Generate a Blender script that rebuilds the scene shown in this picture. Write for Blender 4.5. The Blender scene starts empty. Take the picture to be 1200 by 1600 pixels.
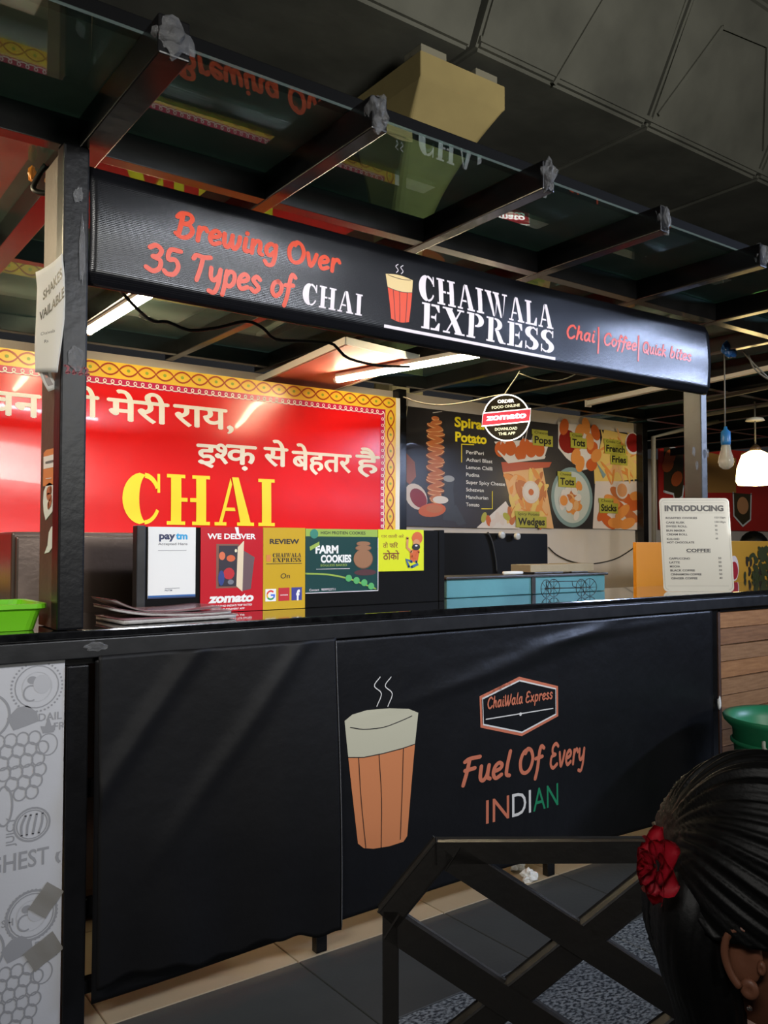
import bpy, bmesh, math, random
from math import sin, cos, pi, radians, sqrt
from mathutils import Vector, Matrix, noise
from mathutils.geometry import tessellate_polygon
random.seed(7)
SC = bpy.context.scene
COL = SC.collection

# ------------------------------------------------------------ camera, world, lights, exposure
CH = 1.31
cam_d = bpy.data.cameras.new('camera'); cam = bpy.data.objects.new('camera', cam_d); COL.objects.link(cam)
cam.location = (0, 0, CH); cam.rotation_euler = (radians(92.2), 0, radians(-36.3))
cam_d.sensor_fit = 'VERTICAL'; cam_d.sensor_height = 24; cam_d.lens = 1330/1600*24
cam_d.clip_start = .05; cam_d.clip_end = 200
SC.camera = cam
SC.view_settings.view_transform = 'Standard'; SC.view_settings.look = 'None'
SC.view_settings.exposure = 0.0; SC.view_settings.gamma = 1; SC.view_settings.use_curve_mapping = False

w = bpy.data.worlds.new('night'); SC.world = w; w.use_nodes = True
w.node_tree.nodes['Background'].inputs[0].default_value = (.019, .019, .020, 1)
w.node_tree.nodes['Background'].inputs[1].default_value = 1.0

def area(name, loc, target, sx, sy, power, col):
    d = bpy.data.lights.new(name, 'AREA'); d.shape = 'RECTANGLE'; d.size = sx; d.size_y = sy
    d.energy = power; d.color = col
    o = bpy.data.objects.new(name, d); COL.objects.link(o); o.location = loc
    o.rotation_euler = (Vector(target)-Vector(loc)).to_track_quat('-Z', 'Y').to_euler()
    return o
# unseen lamps: two of the food court, read from banner highlights, then two added fills
def limit_spread(o, deg): o.data.spread = radians(deg)  # beam narrowed so the seated person and railing stay dark
limit_spread(area('court_and_fill_lamp', (2.7, -1.0, 2.92), (1.9, 2.35, 1.80), 1.2, .20, 13.5, (.86, .90, 1)), 70)
limit_spread(area('court_and_fill_lamp', (8.0, -1.0, 3.0), (3.0, 2.35, 1.95), 1.2, .25, 34, (.56, .68, 1)), 70)
limit_spread(area('court_and_fill_lamp', (-1.6, -.8, 3.0), (.6, 2.35, 1.5), 1.2, .3, 19, (1, .97, .92)), 75)  # added fill that brightens the left panel and the paper on the post
limit_spread(area('court_and_fill_lamp', (3, -7, 3.0), (5, 5.4, 5.8), 3, 1, 150, (.98, .97, .9)), 75)  # added fill that brightens the viaduct concrete from behind the camera

# ------------------------------------------------------------ pixel -> world helper (points on real planes)
F = 1330.0; _th = radians(36.3); _pi = radians(2.2)
_f = Vector((sin(_th)*cos(_pi), cos(_th)*cos(_pi), sin(_pi)))
_r = Vector((cos(_th), -sin(_th), 0)); _u = Vector((-sin(_th)*sin(_pi), -cos(_th)*sin(_pi), cos(_pi)))
def ray(px, py): return _f + _r*((px-600)/F) + _u*((800-py)/F)
def PY(px, py, y):
    r = ray(px, py); t = y/r.y; return Vector((r.x*t, y, CH+r.z*t))
def PZ(px, py, z):
    r = ray(px, py); t = (z-CH)/r.z; return Vector((r.x*t, r.y*t, z))
def PD(px, py, d): return Vector((0, 0, CH)) + ray(px, py)*d

# ------------------------------------------------------------ materials
def lin(c):
    return tuple(((v/255)/12.92 if v/255 <= .04045 else ((v/255+.055)/1.055)**2.4) for v in c[:3])
MATS = {}
def mat(name, col, rough=.5, metal=0, bump=None, var=None, emit=None, coat=0, spec=.5, wave=None, alpha=None, streak=None):
    if name in MATS: return MATS[name]
    m = bpy.data.materials.new(name); m.use_nodes = True; nt = m.node_tree; N = nt.nodes; L = nt.links
    b = N['Principled BSDF']; c = lin(col)
    b.inputs['Base Color'].default_value = (*c, 1)
    b.inputs['Roughness'].default_value = rough; b.inputs['Metallic'].default_value = metal
    b.inputs['Coat Weight'].default_value = coat; b.inputs['Specular IOR Level'].default_value = spec
    tc = N.new('ShaderNodeTexCoord')
    if var:                                     # (scale, amount[, second colour])
        n = N.new('ShaderNodeTexNoise'); n.inputs['Scale'].default_value = var[0]; n.inputs['Detail'].default_value = 6
        mp = N.new('ShaderNodeMapping'); L.new(tc.outputs['Object'], mp.inputs[0]); L.new(mp.outputs[0], n.inputs['Vector'])
        if streak: mp.inputs['Scale'].default_value = streak
        r = N.new('ShaderNodeValToRGB'); r.color_ramp.elements[0].position = .32; r.color_ramp.elements[1].position = .68
        c2 = lin(var[2]) if len(var) > 2 else tuple(min(1, v*(1+var[1])) for v in c)
        c1 = c if len(var) > 2 else tuple(v*(1-var[1]) for v in c)
        r.color_ramp.elements[0].color = (*c1, 1); r.color_ramp.elements[1].color = (*c2, 1)
        L.new(n.outputs['Fac'], r.inputs[0]); L.new(r.outputs[0], b.inputs['Base Color'])
    if bump:
        n2 = N.new('ShaderNodeTexNoise'); n2.inputs['Scale'].default_value = bump[0]; n2.inputs['Detail'].default_value = 5
        L.new(tc.outputs['Object'], n2.inputs['Vector'])
        bp = N.new('ShaderNodeBump'); bp.inputs['Strength'].default_value = bump[1]; bp.inputs['Distance'].default_value = .01
        L.new(n2.outputs['Fac'], bp.inputs['Height']); L.new(bp.outputs[0], b.inputs['Normal'])
        if wave:
            wv = N.new('ShaderNodeTexWave'); wv.bands_direction = wave[0]; wv.inputs['Scale'].default_value = wave[1]
            wv.inputs['Distortion'].default_value = .4
            L.new(tc.outputs['Object'], wv.inputs['Vector'])
            b2 = N.new('ShaderNodeBump'); b2.inputs['Strength'].default_value = wave[2]; b2.inputs['Distance'].default_value = .004
            L.new(wv.outputs['Fac'], b2.inputs['Height']); L.new(bp.outputs[0], b2.inputs['Normal']); L.new(b2.outputs[0], b.inputs['Normal'])
    if emit:
        b.inputs['Emission Color'].default_value = (*lin(emit[0]), 1); b.inputs['Emission Strength'].default_value = emit[1]
    if alpha is not None: b.inputs['Alpha'].default_value = alpha
    MATS[name] = m; return m
def glassmat(name, tint, base=.05, power=4.0, gain=.9, rough=.02):
    m = bpy.data.materials.new(name); m.use_nodes = True; nt = m.node_tree; N = nt.nodes; L = nt.links
    N.remove(N['Principled BSDF']); out = N['Material Output']
    t = N.new('ShaderNodeBsdfTransparent'); t.inputs[0].default_value = (*tint, 1)
    g = N.new('ShaderNodeBsdfGlossy'); g.inputs['Roughness'].default_value = rough; g.inputs[0].default_value = (.85, 1, .93, 1)
    lw = N.new('ShaderNodeLayerWeight'); lw.inputs[0].default_value = .5
    p = N.new('ShaderNodeMath'); p.operation = 'POWER'; p.inputs[1].default_value = power; L.new(lw.outputs['Facing'], p.inputs[0])
    a = N.new('ShaderNodeMath'); a.operation = 'MULTIPLY_ADD'; a.inputs[1].default_value = gain; a.inputs[2].default_value = base
    L.new(p.outputs[0], a.inputs[0])
    mx = N.new('ShaderNodeMixShader'); L.new(a.outputs[0], mx.inputs[0]); L.new(t.outputs[0], mx.inputs[1]); L.new(g.outputs[0], mx.inputs[2])
    df = N.new('ShaderNodeBsdfDiffuse'); df.inputs[0].default_value = (.34, .43, .39, 1)
    nz = N.new('ShaderNodeTexNoise'); nz.inputs['Scale'].default_value = 5; nz.inputs['Detail'].default_value = 6
    r = N.new('ShaderNodeMapRange'); r.inputs['From Min'].default_value = .3; r.inputs['From Max'].default_value = .7; r.inputs['To Min'].default_value = .08; r.inputs['To Max'].default_value = .20
    L.new(nz.outputs['Fac'], r.inputs['Value']); m2 = N.new('ShaderNodeMixShader'); L.new(r.outputs[0], m2.inputs[0])
    L.new(mx.outputs[0], m2.inputs[1]); L.new(df.outputs[0], m2.inputs[2])
    L.new(m2.outputs[0], out.inputs[0]); MATS[name] = m; return m

BLK = mat('black_gloss_paint', (15, 14, 14), .24, bump=(18, .05), var=(9, .35))
BLK2 = mat('black_steel_section', (28, 28, 29), .36, bump=(20, .06), var=(14, .3))
PST = mat('black_taped_post', (15, 15, 17), .34, bump=(30, .12), var=(12, .3), spec=.28)
CONC = mat('viaduct_concrete', (96, 95, 86), .9, bump=(3, .5), var=(1.3, .28))
CREAM = mat('pier_cream_paint', (172, 152, 100), .8, bump=(4, .3), var=(1.2, .16))
WHITE = mat('white_wall_paint', (206, 196, 186), .7, bump=(12, .15), var=(2.5, .06))
PAPER = mat('white_paper', (232, 232, 228), .7, bump=(20, .1))
VINYL = mat('black_vinyl', (13, 13, 16), .27, bump=(6, .10), var=(3, .12), wave=('Z', 62, .12), spec=.5)
VINYL2 = mat('black_vinyl_matte', (15, 15, 17), .40, bump=(9, .35), var=(4, .18), spec=.3)
SHEET = mat('black_rexine_sheet', (14, 13, 13), .52, bump=(14, .22), var=(4, .15), spec=.25)
P_OR = mat('print_orange_red', (216, 74, 42), .38, bump=(30, .05), spec=.3)
P_WH = mat('print_white', (226, 214, 218), .38, bump=(30, .05))
P_PWH = mat('print_pure_white', (240, 238, 234), .45, bump=(30, .05))
P_CR = mat('print_cream', (216, 188, 128), .4, bump=(30, .05))
P_BK = mat('print_black', (22, 20, 22), .45, bump=(30, .05))
P_GY = mat('print_grey', (112, 112, 114), .6, bump=(30, .05))
P_YE = mat('print_yellow', (250, 226, 40), .35, bump=(30, .05))
P_RD = mat('print_red', (222, 30, 34), .3, bump=(5, .12), var=(1.5, .08))
P_GR = mat('print_green', (24, 126, 84), .45, bump=(30, .05))
def prt(name, c, r=.42): return mat('print_'+name, c, r, bump=(30, .05))

def thinpaper():
    m = mat('thin_white_paper', (238, 238, 234), .7, bump=(20, .1)); nt = m.node_tree; N = nt.nodes; L = nt.links
    t = N.new('ShaderNodeBsdfTranslucent'); t.inputs[0].default_value = (.97, .97, .95, 1); mx = N.new('ShaderNodeMixShader'); mx.inputs[0].default_value = .45
    L.new(N['Principled BSDF'].outputs[0], mx.inputs[1]); L.new(t.outputs[0], mx.inputs[2]); L.new(mx.outputs[0], N['Material Output'].inputs[0]); return m
THIN = thinpaper()
# ------------------------------------------------------------ object helpers
def link(name, me, m=None, parent=None):
    o = bpy.data.objects.new(name, me); COL.objects.link(o)
    if m is not None and me is not None:
        for k in (m if isinstance(m, (list, tuple)) else [m]): me.materials.append(k)
    if parent is not None: o.parent = parent
    return o
def tag(o, label=None, cat=None, group=None, kind=None):
    if label: o['label'] = label
    if cat: o['category'] = cat
    if group: o['group'] = group
    if kind: o['kind'] = kind
    return o
def thing(name, label, cat, loc=(0, 0, 0), rz=0, group=None):
    o = bpy.data.objects.new(name, None); COL.objects.link(o); o.location = loc; o.rotation_euler = (0, 0, rz)
    o.empty_display_size = .1
    return tag(o, label, cat, group)
def here(root):                                   # make later children keep world coordinates
    root['_w'] = 1; return root
def keep(o, root):
    bpy.context.view_layer.update()
    o.matrix_parent_inverse = root.matrix_world.inverted(); return o
def mesh_from(bm, name, smooth=False):
    bmesh.ops.recalc_face_normals(bm, faces=bm.faces)
    me = bpy.data.meshes.new(name); bm.to_mesh(me); bm.free()
    if smooth:
        for p in me.polygons: p.use_smooth = True
    return me
def add_box(bm, a, b, bev=0):
    r = bmesh.ops.create_cube(bm, size=1)
    s = [b[i]-a[i] for i in range(3)]; c = [(b[i]+a[i])/2 for i in range(3)]
    bmesh.ops.scale(bm, vec=s, verts=r['verts']); bmesh.ops.translate(bm, vec=c, verts=r['verts'])
    if bev:
        es = list({e for v in r['verts'] for e in v.link_edges})
        bmesh.ops.bevel(bm, geom=es, offset=bev, segments=2, affect='EDGES', profile=.6)
def box(name, a, b, m, parent=None, bev=.003):
    a2 = [min(a[i], b[i]) for i in range(3)]; b2 = [max(a[i], b[i]) for i in range(3)]
    bm = bmesh.new(); add_box(bm, a2, b2, bev); return link(name, mesh_from(bm, name), m, parent)
def add_bar(bm, p, q, wd, ht, up=(0, 0, 1), bev=.002):
    p = Vector(p); q = Vector(q); d = (q-p); L = d.length; d.normalize(); up = Vector(up)
    s = d.cross(up).normalized(); t = s.cross(d)
    r = bmesh.ops.create_cube(bm, size=1)
    for v in r['verts']: v.co = p + d*(v.co.x+.5)*L + s*v.co.y*wd + t*v.co.z*ht
    if bev: bmesh.ops.bevel(bm, geom=list({e for v in r['verts'] for e in v.link_edges}), offset=bev, segments=1, affect='EDGES')
def bar(name, p, q, wd, ht, m, parent=None, up=(0, 0, 1), bev=.002):
    bm = bmesh.new(); add_bar(bm, p, q, wd, ht, up, bev); return link(name, mesh_from(bm, name), m, parent)
def smoothpts(pts, n=5):
    pts = [Vector(p) for p in pts]
    if len(pts) < 3: return pts
    out = []; P = [pts[0]*2-pts[1]]+pts+[pts[-1]*2-pts[-2]]
    for i in range(1, len(P)-2):
        for k in range(n):
            t = k/n; a, b, c, d = P[i-1], P[i], P[i+1], P[i+2]
            out.append(.5*((2*b)+(c-a)*t+(2*a-5*b+4*c-d)*t*t+(3*b-a-3*c+d)*t**3))
    out.append(pts[-1]); return out
def add_tube(bm, pts, r, seg=8, closed=False):
    pts = [Vector(p) for p in pts]; n = len(pts); rings = []
    nrm = None
    for i, p in enumerate(pts):
        a = pts[(i-1) % n] if (closed or i) else pts[0]; b = pts[(i+1) % n] if (closed or i < n-1) else pts[-1]
        t = (b-a).normalized()
        if nrm is None: nrm = t.orthogonal().normalized()
        nrm = (nrm - t*nrm.dot(t)).normalized(); bn = t.cross(nrm)
        rr = r[i] if isinstance(r, (list, tuple)) else r
        rings.append([bm.verts.new(p + (nrm*cos(2*pi*k/seg)+bn*sin(2*pi*k/seg))*rr) for k in range(seg)])
    m = n if closed else n-1
    for i in range(m):
        A = rings[i]; B = rings[(i+1) % n]
        for k in range(seg): bm.faces.new((A[k], A[(k+1) % seg], B[(k+1) % seg], B[k]))
    if not closed:
        bm.faces.new(rings[0][::-1]); bm.faces.new(rings[-1])
def tube(name, pts, r, m, parent=None, seg=8, sm=0, closed=False):
    if sm: pts = smoothpts(pts, sm)
    bm = bmesh.new(); add_tube(bm, pts, r, seg, closed); return link(name, mesh_from(bm, name, True), m, parent)
def add_lathe(bm, prof, seg=24, c=(0, 0, 0), cap=False):
    rings = []
    for r, z in prof:
        rings.append([bm.verts.new((c[0]+r*cos(2*pi*k/seg), c[1]+r*sin(2*pi*k/seg), c[2]+z)) for k in range(seg)])
    for A, B in zip(rings, rings[1:]):
        for k in range(seg): bm.faces.new((A[k], A[(k+1) % seg], B[(k+1) % seg], B[k]))
    if cap: bm.faces.new(rings[0][::-1]); bm.faces.new(rings[-1])
def lathe(name, prof, m, parent=None, seg=24, c=(0, 0, 0), cap=False, smooth=True):
    bm = bmesh.new(); add_lathe(bm, prof, seg, c, cap); return link(name, mesh_from(bm, name, smooth), m, parent)
def sheet(name, f, u0, u1, v0, v1, nu, nv, m, parent=None, th=.001, out=Vector((0, 1, 0))):
    """sheet of cloth or vinyl: f(u, v, h) -> point; closed with a back side"""
    bm = bmesh.new(); g = []
    for s in (0, 1):
        g.append([[bm.verts.new(f(u0+(u1-u0)*i/nu, v0+(v1-v0)*j/nv, -th*s)) for j in range(nv+1)] for i in range(nu+1)])
    for i in range(nu):
        for j in range(nv):
            A = g[0]; bm.faces.new((A[i][j], A[i+1][j], A[i+1][j+1], A[i][j+1]))
            B = g[1]; bm.faces.new((B[i][j], B[i][j+1], B[i+1][j+1], B[i+1][j]))
    for i in range(nu):
        for j in (0, nv): bm.faces.new((g[0][i][j], g[0][i+1][j], g[1][i+1][j], g[1][i][j]))
    for j in range(nv):
        for i in (0, nu): bm.faces.new((g[0][i][j], g[0][i][j+1], g[1][i][j+1], g[1][i][j]))
    return link(name, mesh_from(bm, name, True), m, parent)
def crumple(name, c, r, m, parent=None, sx=(1, 1, 1), seed=0, sub=2, amp=.5):
    bm = bmesh.new(); bmesh.ops.create_icosphere(bm, subdivisions=sub, radius=1)
    for v in bm.verts:
        n = noise.noise(v.co*1.7+Vector((seed*7.3, 0, 0)))*amp + noise.noise(v.co*4.1+Vector((0, seed*3.3, 0)))*amp*.6
        v.co = Vector((v.co.x*sx[0], v.co.y*sx[1], v.co.z*sx[2]))*r*(1+n) + Vector(c)
    return link(name, mesh_from(bm, name), m, parent)
def copy_tree(o, parent=None):
    c = o.copy(); COL.objects.link(c)
    if parent is not None: c.parent = parent
    for ch in list(o.children): copy_tree(ch, c)
    return c

# ------------------------------------------------------------ flat print
_TXT = {}
def text2d(s, bold=0.0):
    k = (s, bold)
    if k not in _TXT:
        cu = bpy.data.curves.new('t', 'FONT'); cu.body = s; cu.resolution_u = 3; cu.offset = bold; cu.fill_mode = 'FRONT'
        o = bpy.data.objects.new('t', cu); COL.objects.link(o)
        me = bpy.data.meshes.new_from_object(o.evaluated_get(bpy.context.evaluated_depsgraph_get()))
        vs = [(v.co.x, v.co.y) for v in me.vertices]; fs = [tuple(p.vertices) for p in me.polygons]
        bpy.data.objects.remove(o); bpy.data.curves.remove(cu); bpy.data.meshes.remove(me)
        _TXT[k] = (vs, fs)
    return _TXT[k]
def arc(cx, cy, rx, ry, a0, a1, n=14):
    return [(cx+rx*cos(radians(a0+(a1-a0)*i/n)), cy+ry*sin(radians(a0+(a1-a0)*i/n))) for i in range(n+1)]
def ring(cx, cy, rx, ry, dx, ix, iy, a0, a1): return arc(cx, cy, rx, ry, a0, a1)+arc(cx+dx, cy, ix, iy, a1, a0)
def rc(x0, y0, x1, y1): return [(x0, y0), (x1, y0), (x1, y1), (x0, y1)]
_s = .07
def stem(x0, x1, e=.09): return [rc(x0, 0, x1, 1), rc(x0-e, 0, x1+e, _s), rc(x0-e, 1-_s, x1+e, 1)]
STENCIL = {
 'I': (.52, stem(.14, .38)),
 'H': (1.04, stem(.12, .35)+stem(.69, .92)+[rc(.35, .46, .49, .54), rc(.55, .46, .69, .54)]),
 'C': (.86, [ring(.42, .5, .42, .5, .1, .17, .46, 98, 262), arc(.46, .5, .36, .5, 88, 28)+arc(.46, .5, .28, .40, 28, 88), rc(.74, .62, .80, .99), arc(.46, .5, .36, .5, -88, -28)+arc(.46, .5, .29, .42, -28, -88)]),
 'A': (.98, [[(.44, 1), (.60, 1), (.90, .05), (.64, .05)], [(.40, .98), (.44, .85), (.20, .05), (.12, .05)], rc(.02, 0, .30, _s), rc(.56, 0, .98, _s), [(.27, .3), (.52, .3), (.50, .37), (.30, .37)]]),
 'L': (.78, [rc(.12, 0, .35, 1), rc(.03, 0, .40, _s), rc(.03, 1-_s, .44, 1), [(.40, 0), (.74, 0), (.76, .34), (.70, .34), (.56, .08), (.40, _s)]]),
 'E': (.82, [rc(.12, 0, .35, 1), rc(.03, 0, .36, _s), rc(.03, 1-_s, .36, 1), [(.41, 0), (.76, 0), (.78, .30), (.72, .30), (.58, .08), (.41, .08)], [(.41, 1), (.74, 1), (.76, .72), (.70, .72), (.58, .92), (.41, .92)], [(.41, .45), (.55, .45), (.62, .33), (.62, .68), (.55, .54), (.41, .54)]]),
 'X': (.96, [[(.08, 1), (.36, 1), (.90, 0), (.62, 0)], [(.74, .96), (.80, .96), (.60, .58), (.55, .63)], [(.16, .04), (.22, .04), (.42, .40), (.38, .46)], rc(.0, 1-_s, .42, 1), rc(.62, 1-_s, .92, 1), rc(.04, 0, .34, _s), rc(.54, 0, .98, _s)]),
 'P': (.84, stem(.12, .35, .08)[:2]+[rc(.03, 1-_s, .36, 1), ring(.46, .73, .34, .27, -.04, .14, .20, -90, 90), rc(.40, .93, .46, 1), rc(.40, .46, .46, .53)]),
 'R': (.96, stem(.12, .35, .08)[:2]+[rc(.03, 1-_s, .36, 1), ring(.46, .75, .32, .25, -.04, .13, .18, -90, 90), rc(.40, .93, .46, 1), [(.42, .5), (.62, .5), (.88, .06), (.97, .06), (.97, 0), (.70, 0), (.62, .08), (.46, .46)]]),
 'W': (1.34, [[(.06, 1), (.32, 1), (.54, 0), (.44, 0)], [(.52, 1), (.78, 1), (.98, 0), (.88, 0)], [(.57, .02), (.62, .18), (.72, .74), (.66, .80)], [(1.02, .04), (1.07, .2), (1.24, .95), (1.16, .95)], rc(0, 1-_s, .38, 1), rc(.47, 1-_s, .84, 1), rc(1.04, 1-_s, 1.34, 1)]),
 'S': (.74, [ring(.37, .74, .35, .26, .06, .14, .17, 95, 245), ring(.37, .26, .35, .26, -.06, .14, .17, -85, 65), [(.18, .62), (.30, .42), (.56, .30), (.64, .38), (.50, .52), (.26, .68)], arc(.37, .74, .30, .26, 85, 30)+arc(.37, .74, .24, .18, 30, 85), rc(.60, .68, .66, .98), arc(.37, .26, .33, .26, 210, 265)+arc(.37, .26, .27, .18, 265, 210), rc(.04, .02, .10, .34)]),
 ' ': (.4, []),
}
BR = {
 'B': (.56, [[(.16, .8), (.13, .4), (.08, .02)], [(.0, .66), (.12, .82), (.36, .84), (.46, .70), (.36, .52), (.14, .46)], [(.14, .46), (.38, .46), (.50, .28), (.40, .06), (.20, -.02), (.0, .08)]]),
 'r': (.36, [[(.10, .48), (.08, .0)], [(.08, .25), (.16, .44), (.28, .50), (.34, .40)]]),
 'e': (.40, [[(.06, .24), (.28, .30), (.34, .42), (.22, .50), (.08, .38), (.05, .16), (.16, .01), (.36, .10)]]),
 'w': (.58, [[(.04, .48), (.06, .12), (.16, .01), (.27, .20), (.30, .48)], [(.29, .3), (.33, .06), (.42, .01), (.52, .22), (.54, .48)]]),
 'i': (.22, [[(.11, .48), (.09, .1), (.16, .01), (.22, .05)], [(.13, .66), (.14, .69)]]),
 'n': (.44, [[(.08, .48), (.07, .0)], [(.07, .25), (.18, .46), (.30, .48), (.33, .3), (.32, .08), (.42, .02)]]),
 'g': (.44, [[(.34, .42), (.20, .50), (.06, .34), (.08, .12), (.20, .06), (.33, .22)], [(.37, .48), (.36, .0), (.30, -.26), (.14, -.30), (.04, -.18)]]),
 'O': (.62, [[(.36, .78), (.16, .72), (.04, .44), (.10, .12), (.28, .0), (.48, .12), (.56, .44), (.46, .72), (.30, .80), (.22, .66)]]),
 'v': (.40, [[(.04, .48), (.10, .2), (.17, .0), (.28, .2), (.36, .50)]]),
 'T': (.52, [[(.02, .66), (.10, .78), (.34, .76), (.56, .80)], [(.32, .76), (.28, .4), (.20, .0)]]),
 'y': (.42, [[(.05, .48), (.07, .2), (.18, .10), (.32, .26), (.36, .48)], [(.36, .48), (.34, .0), (.24, -.28), (.06, -.26)]]),
 'p': (.44, [[(.10, .48), (.08, .0), (.05, -.30)], [(.08, .30), (.20, .48), (.36, .42), (.36, .14), (.22, .0), (.08, .10)]]),
 's': (.36, [[(.30, .42), (.18, .50), (.07, .38), (.18, .26), (.30, .14), (.18, .0), (.03, .08)]]),
 'o': (.42, [[(.22, .50), (.08, .40), (.05, .16), (.18, .0), (.34, .12), (.36, .36), (.22, .50)]]),
 'f': (.30, [[(.34, .74), (.22, .82), (.16, .60), (.14, .1), (.08, -.26)], [(.02, .42), (.30, .46)]]),
 'C': (.54, [[(.50, .66), (.36, .80), (.14, .66), (.05, .34), (.16, .04), (.34, -.01), (.50, .14)]]),
 'h': (.44, [[(.12, .82), (.10, .4), (.07, .0)], [(.08, .24), (.20, .46), (.31, .46), (.32, .1), (.42, .02)]]),
 'a': (.44, [[(.33, .42), (.20, .50), (.06, .32), (.08, .08), (.20, .01), (.33, .2)], [(.35, .48), (.33, .14), (.42, .02)]]),
 'F': (.52, [[(.18, .78), (.14, .4), (.06, -.04)], [(.02, .70), (.18, .78), (.54, .80)], [(.06, .42), (.40, .46)]]),
 'u': (.44, [[(.06, .48), (.07, .12), (.18, .01), (.30, .16), (.34, .48)], [(.34, .48), (.33, .12), (.43, .03)]]),
 'l': (.24, [[(.16, .82), (.10, .4), (.10, .08), (.22, .02)]]),
 'E': (.50, [[(.46, .72), (.30, .82), (.12, .70), (.14, .50), (.32, .44)], [(.32, .44), (.08, .38), (.05, .12), (.22, -.01), (.46, .10)]]),
 'x': (.42, [[(.06, .48), (.20, .24), (.36, .01)], [(.36, .48), (.05, .01)]]),
 'Q': (.62, [[(.36, .78), (.14, .70), (.04, .40), (.12, .08), (.30, .0), (.48, .14), (.54, .46), (.44, .72), (.28, .78)], [(.30, .2), (.56, -.08)]]),
 'k': (.44, [[(.12, .82), (.07, .0)], [(.36, .50), (.10, .24), (.26, .16), (.40, .0)]]),
 'c': (.38, [[(.34, .40), (.22, .50), (.07, .36), (.06, .12), (.18, .0), (.36, .1)]]),
 'b': (.44, [[(.12, .82), (.08, .1), (.20, .0), (.36, .14), (.36, .38), (.22, .48), (.09, .30)]]),
 't': (.30, [[(.16, .70), (.12, .1), (.18, .0), (.28, .06)], [(.02, .48), (.28, .50)]]),
 'W': (.74, [[(.06, .78), (.10, .2), (.18, .0), (.32, .4), (.36, .74)], [(.35, .5), (.42, .06), (.50, .02), (.64, .4), (.68, .80)]]),
 'd': (.44, [[(.33, .40), (.18, .48), (.06, .3), (.10, .04), (.22, .02), (.34, .2)], [(.38, .82), (.35, .1), (.42, .02)]]),
 'm': (.62, [[(.07, .48), (.07, .0)], [(.08, .25), (.18, .46), (.28, .44), (.28, .02)], [(.28, .25), (.40, .46), (.50, .42), (.50, .08), (.60, .02)]]),
 '3': (.50, [[(.06, .70), (.24, .80), (.42, .68), (.34, .48), (.18, .44)], [(.18, .44), (.42, .36), (.42, .12), (.24, .0), (.02, .08)]]),
 '5': (.50, [[(.46, .78), (.14, .76), (.10, .46), (.32, .48), (.44, .28), (.34, .04), (.14, .0), (.02, .08)]]),
 '|': (.16, [[(.08, .95), (.07, -.25)]]),
 ' ': (.26, []),
}
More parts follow.
